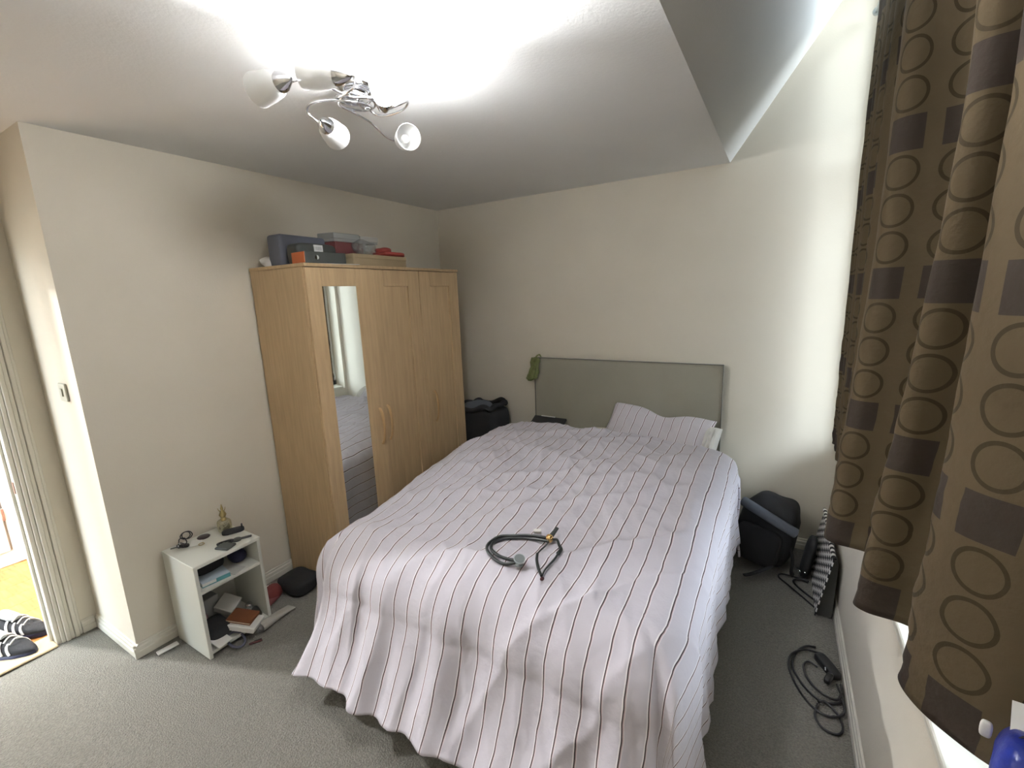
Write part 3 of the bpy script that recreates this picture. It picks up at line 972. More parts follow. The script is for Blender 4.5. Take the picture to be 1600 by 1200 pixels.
# ------------------------------------------------------------------ curtain
def curtain():
    # plan of the hem, far end to near end
    hem = [(0.325, 3.07), (0.300, 3.03), (0.335, 2.97), (0.300, 2.90), (0.335, 2.82), (0.292, 2.74), (0.33, 2.66), (0.283, 2.57), (0.325, 2.48), (0.272, 2.40),
           (0.32, 2.30), (0.255, 2.12), (0.205, 1.93), (0.188, 1.84), (0.215, 1.797), (0.285, 1.785), (0.335, 1.76), (0.335, 1.66), (0.275, 1.54), (0.236, 1.465), (0.262, 1.43), (0.33, 1.42), (0.375, 1.39), (0.37, 1.33),
           (0.320, 1.265), (0.296, 1.215), (0.325, 1.15), (0.390, 1.085), (0.455, 1.04), (0.50, 0.98), (0.50, 0.90), (0.455, 0.83), (0.445, 0.76), (0.49, 0.70), (0.50, 0.60), (0.45, 0.52), (0.48, 0.44)]
    P = smooth_path([(x, y, 0) for x, y in hem], 8)
    N = len(P) - 1
    arc = [0.0]
    for i in range(N):
        arc.append(arc[-1] + (P[i + 1] - P[i]).length)
    NZ = 110
    ZTOP, ZH = 3.01, 0.80
    # the broad folds lean back towards the rod as they rise
    def lerp_tab(tab, v):
        if v <= tab[0][0]:
            return tab[0][1]
        for (a0, b0), (a1, b1) in zip(tab, tab[1:]):
            if v <= a1:
                return b0 + (b1 - b0) * (v - a0) / (a1 - a0)
        return tab[-1][1]
    def lean(y, z):
        g = lerp_tab([(0.8, 0), (1.08, 0.30), (1.40, 0.62), (1.76, 0.88), (2.0, 1.0)], z)
        dx = lerp_tab([(1.04, 0), (1.215, 0.03), (1.465, 0.064), (1.84, 0.06), (2.57, 0)], y)
        dy = lerp_tab([(1.215, 0), (1.40, -0.09), (1.50, -0.09), (1.75, 0)], y)
        return Vector((dx * g, dy * g * g, 0))
    PM = [p + lean(p.y, 1.4) for p in P]
    arc = [0.0]
    for i in range(N):
        arc.append(arc[-1] + (PM[i + 1] - PM[i]).length)
    top = []
    for i in range(N + 1):
        t = i / N
        y = P[0].y + (P[-1].y - P[0].y) * (0.25 * t + 0.75 * (P[0].y - P[i].y) / (P[0].y - P[-1].y))
        top.append(Vector((0.315 + (P[i].x - 0.33) * 0.35, y, 0)))
    def f(u, v):
        i = round(u * N)
        p = P[i]
        zz = ZH + v * (ZTOP - ZH)
        k = ss(2.1, 3.01, zz)
        q = (p + lean(p.y, zz)) * (1 - k) + top[i] * k
        # soft buckling near the hem
        lo = 1 - ss(0.85, 1.75, zz)
        s = arc[i]
        dx = 0.010 * lo * noise.noise(Vector((s * 6, zz * 10, 1))) + 0.005 * lo * noise.noise(Vector((s * 5 + 4, zz * 26, 2)))
        dx += 0.006 * noise.noise(Vector((s * 7, zz * 3, 5)))
        dz = -0.035 * (1 - v) ** 2 * (1 - ss(1.12, 1.30, p.y)) + 0.018 * (1 - v) * noise.noise(Vector((s * 3, 0, 8)))
        return Vector((q.x - abs(dx) * 1.0, q.y + dx * 0.6, zz + dz))
    # columns of the print centred on the broad faces
    off = 0.135 * 0.5 - (arc[int(26.6 * 8)] % 0.135) + 0.135 * 20
    uvf = lambda u, v: (arc[round(u * N)] + off, ZH + v * (ZTOP - ZH))
    bm = grid(N, NZ, f, uvf)
    c = thing('curtain', 'brown curtain printed with rings and squares hanging at the window', 'curtain', (0.33, 1.75, ZH))
    bmesh.ops.translate(bm, verts=bm.verts, vec=(-0.33, -1.75, -ZH))
    o = obj('drape', bm, CURT, c, True)
    md = o.modifiers.new('thickness', 'SOLIDIFY')
    md.thickness = 0.004
    rod = thing('curtain_rod', 'thin metal rod above the window carrying the brown curtain', 'curtain rod', (0.315, 1.6, 3.025))
    b = nb()
    tube(b, [(0, -1.4, 0), (0, 1.58, 0)], 0.010, n=1, sides=12)
    obj('rod', b, STEEL, rod, True)
    for yy in (-1.42, 1.58):
        obj('finial', soft((0.04, 0.04, 0.04), 1, 1, 14, 10, mtx=Tr(0, yy, 0)), STEEL, rod, True)
    for yy in (-1.3, 0.1, 1.5):
        obj('bracket', box((0, yy - 0.01, -0.012), (0.045, yy + 0.01, 0.012), 0.003), STEEL, rod)
curtain()

# blue wrapped packet on the sill in front of the curtain
def blue_packet():
    t = thing('plastic_packet', 'crumpled blue plastic packet with white label on the window sill', 'packet', (0.390, 0.905, 0.75))
    t.rotation_euler = (0, 0, R(-20))
    obj('film', soft((0.085, 0.15, 0.23), 0.5, 0.5, 40, 24, 0.02, 14, Tr(0, 0, 0.11)), BLUE, t, True)
    obj('label', box((-0.05, -0.02, 0.0), (0.05, 0.06, 0.002), 0.0, Tr(0.02, 0.02, 0.222) @ Ry(R(-10)) @ Rx(R(15))), PAPER, t)
    b = nb()
    tube(b, [(-0.03, -0.03, 0.215), (-0.01, 0.0, 0.232), (0.05, 0.03, 0.230)], 0.002)
    obj('drawstring', b, BLACKP, t, True)
    obj('toggle', soft((0.016, 0.012, 0.03), 0.6, 0.6, 16, 10, mtx=Tr(-0.055, 0.02, 0.195)), PAPER, t, True)
blue_packet()

# ------------------------------------------------------------------ bedside shelf unit
NX0, NX1, NY0, NY1, NH = -2.605, -2.292, 0.862, 1.178, 0.50
ns = thing('bedside_unit', 'small white open shelf unit against the left wall', 'bedside cabinet', (NX0, NY0, 0))
dX, dY = NX1 - NX0, NY1 - NY0
obj('side_panel', box((0, 0, 0), (dX, 0.016, NH - 0.018), 0.001), WHITEB, ns)
obj('side_panel', box((0, dY - 0.016, 0), (dX, dY, NH - 0.018), 0.001), WHITEB, ns)
obj('top_panel', box((0, -0.002, NH - 0.018), (dX + 0.003, dY + 0.002, NH), 0.002), WHITEB, ns)
obj('shelf', box((0.006, 0.016, 0.345), (dX - 0.002, dY - 0.016, 0.361), 0.001), WHITEB, ns)
obj('bottom_panel', box((0.006, 0.016, 0.02), (dX - 0.002, dY - 0.016, 0.036), 0.001), WHITEB, ns)
obj('back_panel', box((0, 0.016, 0.02), (0.006, dY - 0.016, NH - 0.018)), WHITEB, ns)

# on top of it
pf = thing('perfume_bottle', 'squat glass perfume bottle with gilt stopper at the unit back corner', 'perfume bottle', (-2.515, 1.125, NH))
obj('glass_body', soft((0.062, 0.062, 0.070), 0.45, 0.7, 28, 16, mtx=Tr(0, 0, 0.035)), PERF, pf, True)
obj('liquid', soft((0.050, 0.050, 0.030), 0.45, 0.7, 24, 12, mtx=Tr(0, 0, 0.022)), clear_mat('perfume_liquid', (0.62, 0.58, 0.36), 0.5), pf, True)
obj('collar', lathe(nb(), [(0, 0.066), (0.014, 0.066), (0.014, 0.076), (0.009, 0.082), (0, 0.082)], 18), ANTGOLD, pf, True)
obj('stopper', lathe(nb(), [(0, 0.08), (0.012, 0.084), (0.018, 0.098), (0.012, 0.112), (0.005, 0.122), (0.007, 0.132), (0.002, 0.155), (0, 0.158)], 16), ANTGOLD, pf, True)
for a0 in (0.5, 2.6, 4.7):
    b = nb()
    tube(b, [(0.006 * math.cos(a0), 0.006 * math.sin(a0), 0.115), (0.016 * math.cos(a0), 0.016 * math.sin(a0), 0.128), (0.020 * math.cos(a0), 0.020 * math.sin(a0), 0.142)], lambda t: 0.0028 * (1 - 0.6 * t))
    obj('petal', b, ANTGOLD, pf, True)
o = thing('glasses_case', 'slim black case with upturned flap beside the perfume bottle', 'case', (-2.455, 1.135, NH), (0, 0, R(62)))
obj('body', soft((0.105, 0.035, 0.026), 0.5, 0.5, 28, 14, mtx=Tr(0, 0, 0.013)), BLACK, o, True)
obj('flap', box((0.038, -0.014, 0.012), (0.046, 0.014, 0.040), 0.003), BLACK, o)
o = thing('wallet', 'flat dark wallet near the front edge of the white unit', 'wallet', (-2.340, 1.035, NH), (0, 0, R(20)))
obj('leather', box((-0.038, -0.030, 0.0), (0.038, 0.030, 0.012), 0.005, seg=2), DKGREY, o)
obj('fold', box((-0.036, -0.031, 0.004), (0.036, -0.027, 0.008), 0.001), BLACKP, o)
o = thing('wristwatch', 'dark wristwatch with strap laid open behind the wallet', 'wristwatch', (-2.365, 1.085, NH), (0, 0, R(62)))
obj('strap', tube(nb(), [(-0.055, 0.014, 0.004), (-0.068, 0.0, 0.006), (-0.055, -0.014, 0.004), (-0.01, -0.012, 0.006), (0.0, 0.0, 0.008), (-0.012, 0.013, 0.006), (-0.055, 0.014, 0.004)], 0.0055, sides=8), BLACKP, o, True)
obj('watch_case', lathe(nb(), [(0, 0), (0.019, 0), (0.020, 0.008), (0.017, 0.011), (0, 0.011)], 20, Tr(0.018, 0, 0.0)), DKGREY, o, True)
obj('strap_end', box((0.034, -0.010, 0.003), (0.085, 0.010, 0.009), 0.003), BLACKP, o)
tag(obj('coin_dish', lathe(nb(), [(0, 0), (0.028, 0), (0.030, 0.003), (0.028, 0.005), (0, 0.005)], 24), mat('dark_bronze', (0.035, 0.022, 0.025), 0.4), None, True, loc=(-2.556, 1.035, NH)), 'dark round disc lying near the wall on the unit', 'disc')
tag(obj('note_paper', box((-0.035, -0.025, 0), (0.035, 0.025, 0.0015)), PAPER, None, loc=(-2.530, 0.988, NH), rot=(0, 0, R(-30))), 'small white note beside the cable bundle', 'paper')
b = nb()
tube(b, [(0.012 * math.cos(k), 0.012 * math.sin(k), 0.002) for k in [2 * pi * q / 10 for q in range(10)]], 0.0022, closed=True, n=3)
tag(obj('ring', b, ANTGOLD, None, True, loc=(-2.487, 0.992, NH + 0.0002)), 'thin dark ring in front of the white note', 'ring')
cb = thing('cable_bundle', 'black earphone cable looped into a bundle on the unit', 'cable', (-2.545, 0.935, NH))
for k, (ax, rx, c) in enumerate((((0.4), 0.024, (0.0, 0.0, 0.028)), ((1.6), 0.022, (-0.03, 0.028, 0.042)), ((2.3), 0.020, (0.005, -0.012, 0.016)), ((0.9), 0.023, (-0.02, 0.032, 0.045)))):
    b = nb()
    M_ = Tr(*c) @ Rz(ax) @ Rx(R(68 if k != 2 else 20))
    tube(b, [M_ @ Vector((rx * math.cos(2 * pi * q / 10), 0.8 * rx * math.sin(2 * pi * q / 10), 0.003 * math.sin(q * 2.2))) for q in range(10)], 0.0025, closed=True, n=4, sides=6)
    obj('coil', b, BLACKP, cb, True)
obj('plug', soft((0.045, 0.020, 0.020), 0.6, 0.6, 18, 10, mtx=Tr(0.012, 0.0, 0.011) @ Rz(R(40))), BLACKP, cb, True)
b = nb()
tube(b, [(0.0, -0.01, 0.008), (-0.02, -0.03, 0.006), (-0.03, -0.045, 0.004)], 0.0022)
obj('lead', b, BLACKP, cb, True)

# on the shelf of the unit
o = thing('paperback', 'pale blue paperback with teal spine on the unit shelf', 'book', (-2.365, 0.965, 0.361), (0, 0, R(-8)))
obj('pages', box((-0.055, -0.060, 0.003), (0.050, 0.060, 0.020)), PAPER, o)
obj('cover', box((-0.057, -0.062, 0.020), (0.054, 0.062, 0.023), 0.0005), PALEBL, o)
obj('back_cover', box((-0.057, -0.062, 0.0), (0.054, 0.062, 0.003), 0.0005), TEAL, o)
obj('spine', box((0.050, 0.0, 0.0), (0.054, 0.062, 0.022), 0.0005), TEAL, o)
tag(obj('leaflet', box((-0.05, -0.035, 0), (0.05, 0.035, 0.004), 0.001), GREYLT, None, loc=(-2.345, 0.925, 0.3612), rot=(0, 0, R(15))), 'grey leaflet poking out under the pale blue paperback', 'leaflet') .location.x
bpy.data.objects['leaflet'].location = (-2.345, 1.055, 0.3612)
bpy.data.objects['leaflet']['label'] = 'grey leaflet on the unit shelf right of the paperback'
tag(obj('pouch', soft((0.20, 0.15, 0.085), 0.6, 0.5, 36, 18, 0.012, 12, Tr(0, 0, 0.042)), BLACK, None, True, loc=(-2.49, 0.98, 0.361)), 'soft black pouch at the back of the unit shelf', 'pouch')
tag(obj('rolled_sock', soft((0.10, 0.075, 0.062), 0.8, 0.7, 28, 16, 0.008, 20, Tr(0, 0, 0.031)), NAVYC, None, True, loc=(-2.42, 1.115, 0.361)), 'rolled navy cloth at the right end of the unit shelf', 'cloth')

# in the lower compartment
zf = 0.036
tag(obj('carton', box((-0.05, -0.035, 0), (0.05, 0.035, 0.16), 0.003), GREYBOX, None, loc=(-2.535, 0.985, zf), rot=(0, 0, R(6))), 'grey carton standing at the back of the lower compartment', 'box')
o = thing('gift_box', 'pale grey square box propped up in the lower compartment', 'box', (-2.46, 1.045, zf + 0.075), (R(15), R(25), R(35)))
obj('tray', box((-0.045, -0.045, 0), (0.045, 0.045, 0.028), 0.003), GREYLT, o)
obj('lid', box((-0.048, -0.048, 0.024), (0.048, 0.048, 0.040), 0.003), GREYLT, o)
tag(obj('toiletry_bag', soft((0.16, 0.12, 0.080), 0.6, 0.5, 36, 18, 0.008, 14, Tr(0, 0, 0.041)), BLACK, None, True, loc=(-2.395, 0.945, zf)), 'black toiletry bag at the left of the lower compartment', 'bag')
tag(obj('mauve_packet', soft((0.10, 0.06, 0.10), 0.35, 0.4, 28, 16, 0.006, 16, Tr(0, 0, 0.05)), MAUVE, None, True, loc=(-2.50, 0.925, zf + 0.002)), 'mauve packet behind the black toiletry bag', 'packet')
o = thing('jar', 'small clear jar with chrome lid inside the lower compartment', 'jar', (-2.40, 1.125, zf))
obj('glass', lathe(nb(), [(0, 0), (0.020, 0.0), (0.022, 0.006), (0.022, 0.040), (0.016, 0.048), (0.0, 0.048)], 20), CLEAR, o, True)
obj('lid', lathe(nb(), [(0.0, 0.048), (0.018, 0.048), (0.018, 0.062), (0.016, 0.064), (0, 0.064)], 20), CHROME, o, True)
o = thing('bottle', 'dark bottle lying by the right panel of the lower compartment', 'bottle', (-2.345, 1.135, zf + 0.018), (R(90), 0, R(75)))
obj('glass', lathe(nb(), [(0, -0.05), (0.017, -0.05), (0.018, -0.045), (0.018, 0.02), (0.008, 0.034), (0.008, 0.042)], 18), RUBBER, o, True)
obj('cap', lathe(nb(), [(0.0095, 0.036), (0.0095, 0.054), (0, 0.055)], 16), CHROME, o, True)
o = thing('white_box', 'flat white box in front of the unit under the brown notebook', 'box', (-2.315, 1.045, 0.055), (R(-4), R(14), R(33)))
obj('base', box((-0.075, -0.055, 0), (0.075, 0.055, 0.020), 0.003), PAPER, o)
obj('lid', box((-0.077, -0.057, 0.012), (0.077, 0.057, 0.030), 0.003), PAPER, o)
o = thing('notebook', 'brown leather notebook resting on the flat white box', 'notebook', (-2.328, 1.052, 0.0895), (R(-4), R(14), R(33)))
obj('cover', box((-0.062, -0.052, 0.010), (0.062, 0.052, 0.013), 0.001), BROWN, o)
obj('pages', box((-0.060, -0.049, 0.003), (0.058, 0.049, 0.010)), CREAM, o)
obj('back_cover', box((-0.062, -0.052, 0.0), (0.062, 0.052, 0.003), 0.001), BROWN, o)
tag(obj('envelope', box((-0.045, -0.036, 0), (0.045, 0.036, 0.006), 0.001), PAPER, None, loc=(-2.318, 0.925, 0.058), rot=(0, R(22), R(12))), 'white envelope leaning out at the front left corner of the unit', 'envelope')
hc = thing('hair_band', 'blue-grey elastic band hanging out of the unit front', 'hair band', (-2.285, 0.985, 0.03))
b = nb()
tube(b, [(0.048 * math.cos(2 * pi * q / 12), 0.034 * math.sin(2 * pi * q / 12), -0.018 + 0.018 * math.cos(2 * pi * q / 12 + pi)) for q in range(12)], 0.006, closed=True, n=3)
bmesh.ops.translate(b, verts=b.verts, vec=(0.0, 0, 0.014))
obj('band', b, mat('slate_elastic', (0.085, 0.09, 0.13), 0.7), hc, True)

# on the floor around it
o = thing('cosmetic_tube', 'grey-white plastic tube lying on the carpet beside the unit', 'tube', (-2.272, 1.195, 0.024), (0, 0, R(100)))
def ftube(u, v):
    th = 2 * pi * u
    w_ = 0.024
    return Vector((-0.10 + 0.20 * v, w_ * (1 + 0.25 * v) * math.cos(th), w_ * (1 - 0.85 * v ** 2) * math.sin(th) - 0.018 * v * v))
obj('body', grid(24, 14, ftube), TUBEW, o, True)
obj('cap', lathe(nb(), [(0, -0.03), (0.017, -0.03), (0.019, 0), (0.024, 0.002)], 20, Tr(-0.10, 0, 0) @ Ry(R(90))), CLEAR, o, True)
o = thing('slipper', 'dark red slipper on the carpet between unit and wardrobe', 'slipper', (-2.465, 1.275, 0.0), (0, 0, R(25)))
obj('sole', soft((0.09, 0.17, 0.022), 0.5, 0.7, 30, 10, mtx=Tr(0, 0, 0.011)), MAROON, o, True)
obj('upper', soft((0.088, 0.10, 0.085), 0.8, 0.8, 30, 16, 0.006, 20, Tr(0, 0.03, 0.028)), REDD, o, True)
tag(obj('black_pouch', soft((0.22, 0.17, 0.085), 0.5, 0.5, 40, 18, 0.014, 12, Tr(0, 0, 0.042)), BLACK, None, True, loc=(-2.41, 1.43, 0), rot=(0, 0, R(4))), 'black pouch on the floor against the wardrobe side', 'pouch')
tag(obj('receipt', box((-0.018, -0.045, 0), (0.018, 0.045, 0.006), 0.002), PAPER, None, loc=(-2.567, 0.795, 0.003), rot=(0, 0, R(-6))), 'small white packet on the carpet by the wall corner', 'packet')
tag(obj('adapter_plug', box((-0.012, -0.045, 0), (0.012, 0.045, 0.03), 0.004), PAPER, None, loc=(-2.555, 1.285, 0.0), rot=(0, 0, R(3))), 'white plastic block by the baseboard behind the red slipper', 'plastic block')
o = thing('pen', 'short dark red pen standing out on the carpet before the unit', 'pen', (-2.205, 1.035, 0.006), (0, R(90), R(60)))
obj('barrel', lathe(nb(), [(0, -0.03), (0.004, -0.028), (0.006, -0.02), (0.006, 0.03), (0, 0.031)], 12), REDTIP, o, True)
obj('clip', box((-0.0085, -0.0015, -0.005), (-0.006, 0.0015, 0.028)), BLACKP, o)

# ------------------------------------------------------------------ on top of the wardrobe
zw = WH
tag(obj('crumpled_tissue', soft((0.09, 0.08, 0.06), 1, 1, 30, 20, 0.016, 34, Tr(0, 0, 0.03)), PAPER, None, True, loc=(-2.545, 1.60, zw)), 'crumpled white tissue at the left corner of the wardrobe top', 'tissue')
o = thing('hard_case', 'large blue-grey case standing at the back of the wardrobe top', 'case', (-2.475, 1.745, zw), (0, 0, R(2)))
obj('shell', box((-0.06, -0.155, 0), (0.06, 0.155, 0.178), 0.018, seg=3), BLUEG, o, True)
obj('latch', box((0.058, -0.03, 0.085), (0.066, 0.03, 0.12), 0.003), BLUEG, o)
o = thing('camera_bag', 'dark grey rounded bag with a barcode label before the blue-grey case', 'bag', (-2.335, 1.735, zw), (0, 0, R(3)))
obj('body', soft((0.11, 0.27, 0.125), 0.35, 0.35, 44, 18, 0.004, 10, Tr(0, 0, 0.0625)), DKGREY, o, True)
obj('barcode_label', box((0.052, -0.032, 0.074), (0.0585, 0.026, 0.114)), BARC, o)
o = thing('shoe_box', 'flat black box with an orange end on the wardrobe front edge', 'box', (-2.215, 1.69, zw + 0.003), (0, 0, R(-4)))
obj('sleeve', box((-0.06, -0.125, 0), (0.06, 0.125, 0.060), 0.003), DKGREY, o)
obj('end_panel', box((-0.058, -0.130, 0.002), (0.058, -0.125, 0.058), 0.001), ORANGE, o)
obj('knob', lathe(nb(), [(0, 0), (0.012, 0), (0.012, 0.006), (0, 0.007)], 16, Tr(0.06, -0.06, 0.030) @ Ry(R(90))), CHROME, o, True)
tag(obj('paper_sheet', box((-0.09, -0.17, 0), (0.09, 0.17, 0.0025)), PAPER, None, loc=(-2.228, 1.72, zw), rot=(0, 0, R(-10))), 'white sheet sticking out under the flat black box', 'paper')
o = thing('cardboard_box', 'long low cardboard box on the wardrobe front edge', 'box', (-2.275, 2.12, zw), (0, 0, R(1)))
obj('tray', box((-0.085, -0.225, 0), (0.085, 0.225, 0.060), 0.004), CARD, o)
obj('lid', box((-0.087, -0.227, 0.045), (0.087, 0.227, 0.072), 0.004), CARD, o)
o = thing('gift_carton', 'maroon carton under the grey box on the wardrobe', 'box', (-2.465, 2.07, zw))
obj('carton', box((-0.07, -0.12, 0), (0.07, 0.12, 0.165), 0.003), MAROON, o)
obj('edge_band', box((-0.072, 0.095, 0.0), (0.072, 0.122, 0.166), 0.003), GREYLT, o)
o = thing('grey_box', 'flat grey box topmost on the wardrobe pile', 'box', (-2.465, 2.115, zw + 0.166), (0, R(3), R(-3)))
obj('tray', box((-0.08, -0.17, 0), (0.08, 0.17, 0.038), 0.003), GREYBOX, o)
obj('lid', box((-0.083, -0.173, 0.018), (0.083, 0.02, 0.052), 0.003), GREYBOX, o)
obj('inner_lid', box((-0.083, 0.024, 0.014), (0.083, 0.173, 0.046), 0.003), GREYLT, o)
tag(obj('plastic_bag', soft((0.11, 0.14, 0.11), 0.9, 0.9, 36, 22, 0.025, 22, Tr(0, 0, 0.05)), CLEAR, None, True, loc=(-2.33, 2.115, zw + 0.072)), 'crumpled clear plastic bag on the cardboard box', 'plastic bag')
o = thing('folded_jacket', 'folded red nylon jacket lying at the right of the cardboard box', 'jacket', (-2.285, 2.285, zw + 0.072), (0, 0, R(4)))
obj('body', soft((0.14, 0.21, 0.034), 0.5, 0.5, 44, 12, 0.008, 16, Tr(0, 0, 0.017)), REDC, o, True)
obj('sleeve', soft((0.10, 0.09, 0.040), 0.7, 0.7, 30, 12, 0.008, 18, Tr(-0.02, -0.035, 0.044)), REDC, o, True)

# ------------------------------------------------------------------ laundry bag behind the wardrobe end
lb = thing('laundry_bag', 'tall black bag standing between wardrobe and headboard', 'bag', (-2.12, 3.05, 0))
def taper(p):
    k = 1 + 0.06 * (p.z / 0.4)
    return Vector((p.x * k, p.y * k, p.z))
obj('body', soft((0.36, 0.30, 0.78), 0.18, 0.3, 44, 26, 0.012, 7, Tr(0, 0, 0.39), fn=taper), BLACK, lb, True)
b = nb()
tube(b, [(0.175 * sgn(math.cos(2 * pi * q / 24), 0.5), 0.145 * sgn(math.sin(2 * pi * q / 24), 0.5), 0.79 + 0.012 * math.sin(q * 1.7) + (0.02 if math.cos(2 * pi * q / 24) > 0.2 else 0)) for q in range(24)], 0.022, closed=True, n=3)
obj('rolled_rim', b, BLACK, lb, True)
obj('contents', soft((0.25, 0.22, 0.10), 0.9, 0.8, 30, 14, 0.02, 14, Tr(-0.03, -0.02, 0.78)), GREYF, lb, True)

# ------------------------------------------------------------------ backpack by the bed
bp = thing('backpack', 'black backpack with a slate padded roll slumped by the bed', 'backpack', (-0.02, 2.99, 0), (R(-12), R(8), R(-14)))
def bpf(p):
    k = 1 - 0.22 * ss(0.02, 0.21, p.z)
    return Vector((p.x * k, p.y * (1 - 0.2 * ss(0.0, 0.21, p.z)), p.z))
obj('body', soft((0.32, 0.24, 0.42), 0.45, 0.45, 48, 28, 0.014, 9, Tr(0, 0, 0.225), fn=bpf), BLACK, bp, True)
obj('front_pocket', soft((0.25, 0.09, 0.22), 0.4, 0.45, 40, 20, 0.006, 12, Tr(-0.01, -0.125, 0.13)), BLACK, bp, True)
b = nb()
tube(b, [(-0.15, -0.11, 0.345), (-0.06, -0.145, 0.335), (0.05, -0.145, 0.31), (0.155, -0.10, 0.275)], 0.030, sides=14)
obj('padded_roll', b, GREYF, bp, True)
b = nb()
tube(b, [(0.13, -0.06, 0.20), (0.175, -0.08, 0.12), (0.19, -0.10, 0.05), (0.20, -0.07, 0.022)], 0.014, sx=0.4, sides=10)
obj('strap', b, BLACK, bp, True)
b = nb()
tube(b, [(0.10, -0.15, 0.05), (0.06, -0.21, 0.016), (0.02, -0.27, -0.012), (0.0, -0.30, -0.020)], 0.013, sx=0.4, sides=10)
obj('strap', b, BLACK, bp, True)

# ------------------------------------------------------------------ checkered bag leaning on the right wall
ck = thing('checkered_bag', 'black and white checkered bag leaning on the wall below the curtain', 'bag', (0.255, 2.56, 0))
LB, HB = 0.60, 0.33
ln = 0.055
def facep(u, v):
    return Vector((v * ln, u * LB, 0.006 + v * HB))
obj('checker_face', grid(2, 2, facep, lambda u, v: (u * LB * 0.55, v * HB)), CHK1, ck)
b = nb()
A = [(0.001, 0), (0.072, 0), (0.0765, HB * 0.93), (ln + 0.001, HB)]
v0 = [b.verts.new((x, 0.004, z + 0.005)) for x, z in A]
v1 = [b.verts.new((x, LB - 0.004, z + 0.005)) for x, z in A]
for k in range(4):
    b.faces.new((v0[k], v1[k], v1[(k + 1) % 4], v0[(k + 1) % 4]))
b.faces.new(v0[::-1]); b.faces.new(v1)
bmesh.ops.recalc_face_normals(b, faces=b.faces)
obj('gusset', b, mat('charcoal_cloth', (0.06, 0.06, 0.055), 0.85), ck)
def trimf(u, v):
    a0 = pi * (v - 0.5)
    return Vector((u * ln - 0.010 * math.cos(a0) , -0.006 + 0.018 * math.sin(a0) * 0.8, 0.010 + u * HB)) + Vector((0.012 * v, 0, 0))
obj('checker_trim', grid(24, 8, trimf, lambda u, v: (u * HB, v * 0.016 + 0.0227 * 2 + 0.003)), CHK2, ck, True)
def trimt(u, v):
    a0 = pi * v
    return Vector((ln + 0.010 * math.cos(a0 + pi), u * LB, HB + 0.006 + 0.010 * math.sin(a0)))
obj('checker_trim', grid(40, 8, trimt, lambda u, v: (u * LB, v * 0.016 + 0.0227 * 2 + 0.003)), CHK2, ck, True)
tag(obj('headphone_case', soft((0.06, 0.15, 0.26), 0.7, 0.7, 32, 20, 0.006, 12, Tr(0, 0, 0.13)), BLACK, None, True, loc=(0.215, 2.93, 0), rot=(0, R(8), R(-8))), 'black oval pouch standing before the checkered bag', 'pouch')
lc = thing('laptop_charger', 'black charger cable with chrome plug beside the checkered bag', 'charger', (0.15, 2.80, 0))
b = nb()
tube(b, [(0.12, -0.20, 0.006), (0.06, -0.12, 0.006), (-0.02, -0.02, 0.006), (-0.06, 0.03, 0.006), (-0.05, 0.07, 0.006), (0.0, 0.075, 0.006), (0.05, 0.06, 0.008), (0.085, 0.04, 0.008)], 0.0048)
obj('cord', b, BLACKP, lc, True)
b = nb()
tube(b, [(0.115, -0.12, 0.007), (0.06, -0.06, 0.007), (0.02, 0.0, 0.006), (0.015, 0.035, 0.006), (0.05, 0.05, 0.014), (0.09, 0.045, 0.014)], 0.0055)
obj('cord', b, BLACKP, lc, True)
b = nb()
tube(b, [(0.03, 0.14, 0.02), (0.03, 0.10, 0.05), (0.05, 0.075, 0.06), (0.075, 0.08, 0.04), (0.07, 0.12, 0.02)], 0.004)
obj('cord', b, BLACKP, lc, True)
obj('plug', soft((0.03, 0.06, 0.028), 0.5, 0.5, 18, 10, mtx=Tr(0.065, 0.10, 0.03) @ Rx(R(30))), BLACKP, lc, True)
for k in (-1, 1):
    obj('prong', lathe(nb(), [(0, 0), (0.004, 0), (0.004, 0.022), (0, 0.024)], 10, Tr(0.055 + 0.012 * k, 0.078, 0.05) @ Rx(R(70))), CHROME, lc, True)

# coiled power cable nearer the camera
pc = thing('power_cable', 'black power cable with inline adapter coiled on the carpet', 'cable', (0.22, 2.08, 0))
def cab(pts, r=0.0047):
    b = nb()
    tube(b, [(x - 0.22, y - 2.08, z) for x, y, z in pts], r, sides=8)
    obj('cord', b, BLACKP, pc, True)
cab([(0.245, 2.30, .006), (0.205, 2.285, .006), (0.165, 2.22, .006), (0.150, 2.12, .006), (0.185, 2.03, .006), (0.24, 1.975, .006), (0.30, 1.985, .006), (0.325, 2.03, .008), (0.325, 2.10, .010)])
cab([(0.26, 2.26, .010), (0.20, 2.25, .012), (0.145, 2.19, .012), (0.135, 2.10, .012), (0.165, 2.0, .008), (0.215, 1.925, .006), (0.27, 1.90, .010), (0.32, 1.94, .012), (0.322, 2.02, .014), (0.31, 2.09, .012)])
cab([(0.245, 2.16, .014), (0.21, 2.175, .014), (0.19, 2.13, .016), (0.205, 2.06, .016), (0.25, 2.005, .016), (0.30, 1.995, .016), (0.322, 2.04, .018)])
cab([(0.235, 1.95, .006), (0.222, 1.88, .006), (0.245, 1.835, .006), (0.29, 1.83, .006), (0.312, 1.87, .006), (0.300, 1.93, .006), (0.262, 1.965, .014), (0.235, 1.95, .016)])
ad = obj('adapter', soft((0.048, 0.13, 0.034), 0.35, 0.35, 24, 12, mtx=Tr(0.062, 0.10, 0.018) @ Rz(R(30))), BLACKP, pc, True)
obj('connector', soft((0.026, 0.06, 0.026), 0.5, 0.5, 18, 10, mtx=Tr(0.06, 0.015, 0.024) @ Rz(R(-20))), BLACKP, pc, True)
obj('pin', lathe(nb(), [(0, 0), (0.003, 0), (0.003, 0.014), (0, 0.015)], 8, Tr(0.05, 0.045, 0.034) @ Rx(R(-60))), CHROME, pc, True)

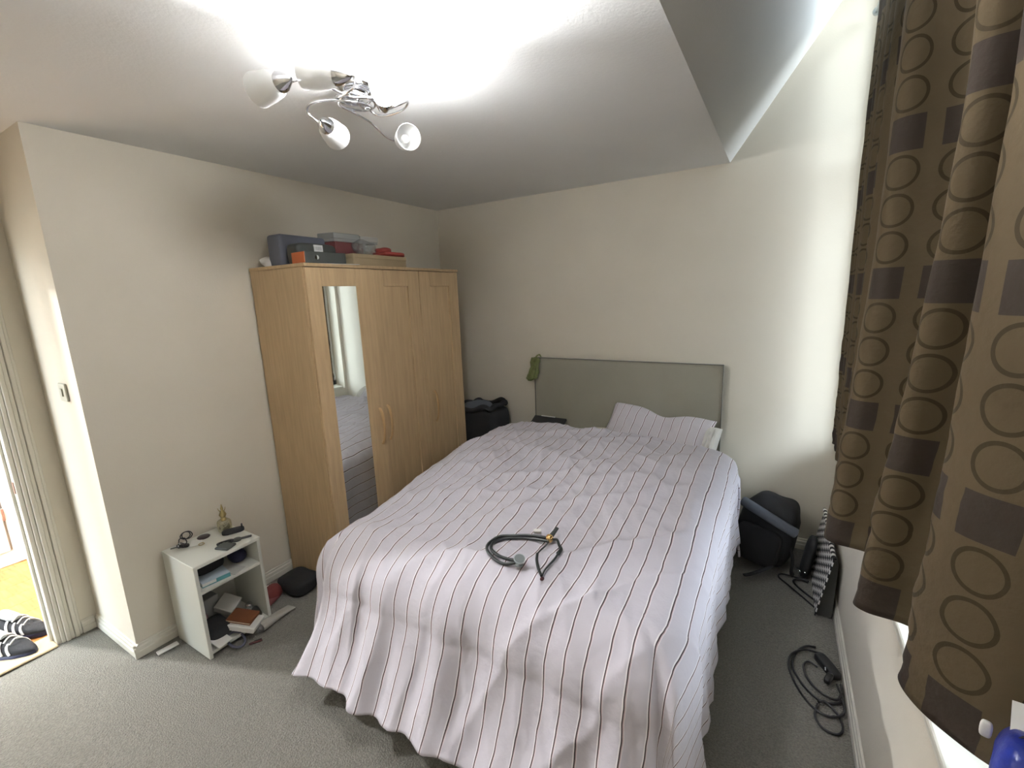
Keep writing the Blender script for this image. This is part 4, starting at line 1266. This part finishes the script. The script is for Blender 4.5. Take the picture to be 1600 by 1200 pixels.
# ------------------------------------------------------------------ trainers in the doorway
def trainer(loc, rz, label):
    t = thing('trainer', label, 'shoe', loc, (0, 0, rz), 'trainers in the doorway')
    t.scale = (1.12, 1.12, 1.0)
    def outline(v):
        w_ = 0.040 + 0.012 * math.sin(pi * min(1, v * 1.15)) + 0.004 * math.sin(2 * pi * v)
        w_ *= max(0.001, min(1, v * 9)) ** 0.5 * max(0.001, min(1, (1.0 - v) * 5)) ** 0.5
        return w_
    def sole(u, v):
        th = 2 * pi * u
        return Vector((outline(v) * 1.06 * sgn(math.cos(th), 0.5), -0.15 + 0.30 * v, 0.016 + 0.016 * sgn(math.sin(th), 0.4)))
    obj('sole', grid(28, 26, sole), NAVY, t, True)
    def upper(u, v):
        th = pi * u
        hgt = 0.035 + 0.055 * ss(0.85, 0.25, v) if False else 0.040 + 0.055 * (1 - ss(0.15, 0.80, v))
        hgt *= max(0.01, min(1, (1 - v) * 4)) ** 0.5
        return Vector((outline(v) * sgn(math.cos(th), 0.7), -0.15 + 0.30 * v, 0.026 + hgt * sgn(max(0, math.sin(th)), 0.75)))
    up = obj('upper', grid(24, 26, upper), BLACK, t, True)
    for k in range(3):
        for sd in (-1, 1):
            b = nb()
            y_ = -0.01 + k * 0.030
            pts = []
            for q in range(7):
                th = pi * (0.02 + 0.40 * q / 6)
                v = (y_ + 0.15 + 0.025 - 0.028 * q / 6) / 0.30
                p = upper(th / pi, v)
                pts.append((p.x * sd * 1.03, p.y, p.z + 0.002))
            tube(b, pts, 0.0068, sides=8, n=2, sx=0.5)
            obj('stripe', b, PAPER, up, True)
    obj('tongue', soft((0.05, 0.10, 0.02), 0.6, 0.6, 20, 10, mtx=Tr(0, -0.03, 0.115) @ Rx(R(-22))), GREYBOX, t, True)
    b = nb()
    for k in range(4):
        y_ = -0.015 + k * 0.026
        tube(b, [(-0.024, y_, 0.105 - 0.35 * (y_ + 0.02)), (0.0, y_ + 0.004, 0.122 - 0.35 * (y_ + 0.02)), (0.024, y_, 0.105 - 0.35 * (y_ + 0.02))], 0.0032)
    obj('laces', b, PAPER, t, True)
trainer((-3.43, 0.455, 0.0), R(-62), 'dark trainer with white stripes, the one deeper in the hall')
trainer((-3.285, 0.375, 0.0), R(-62), 'dark trainer with white stripes, the one nearer the carpet')
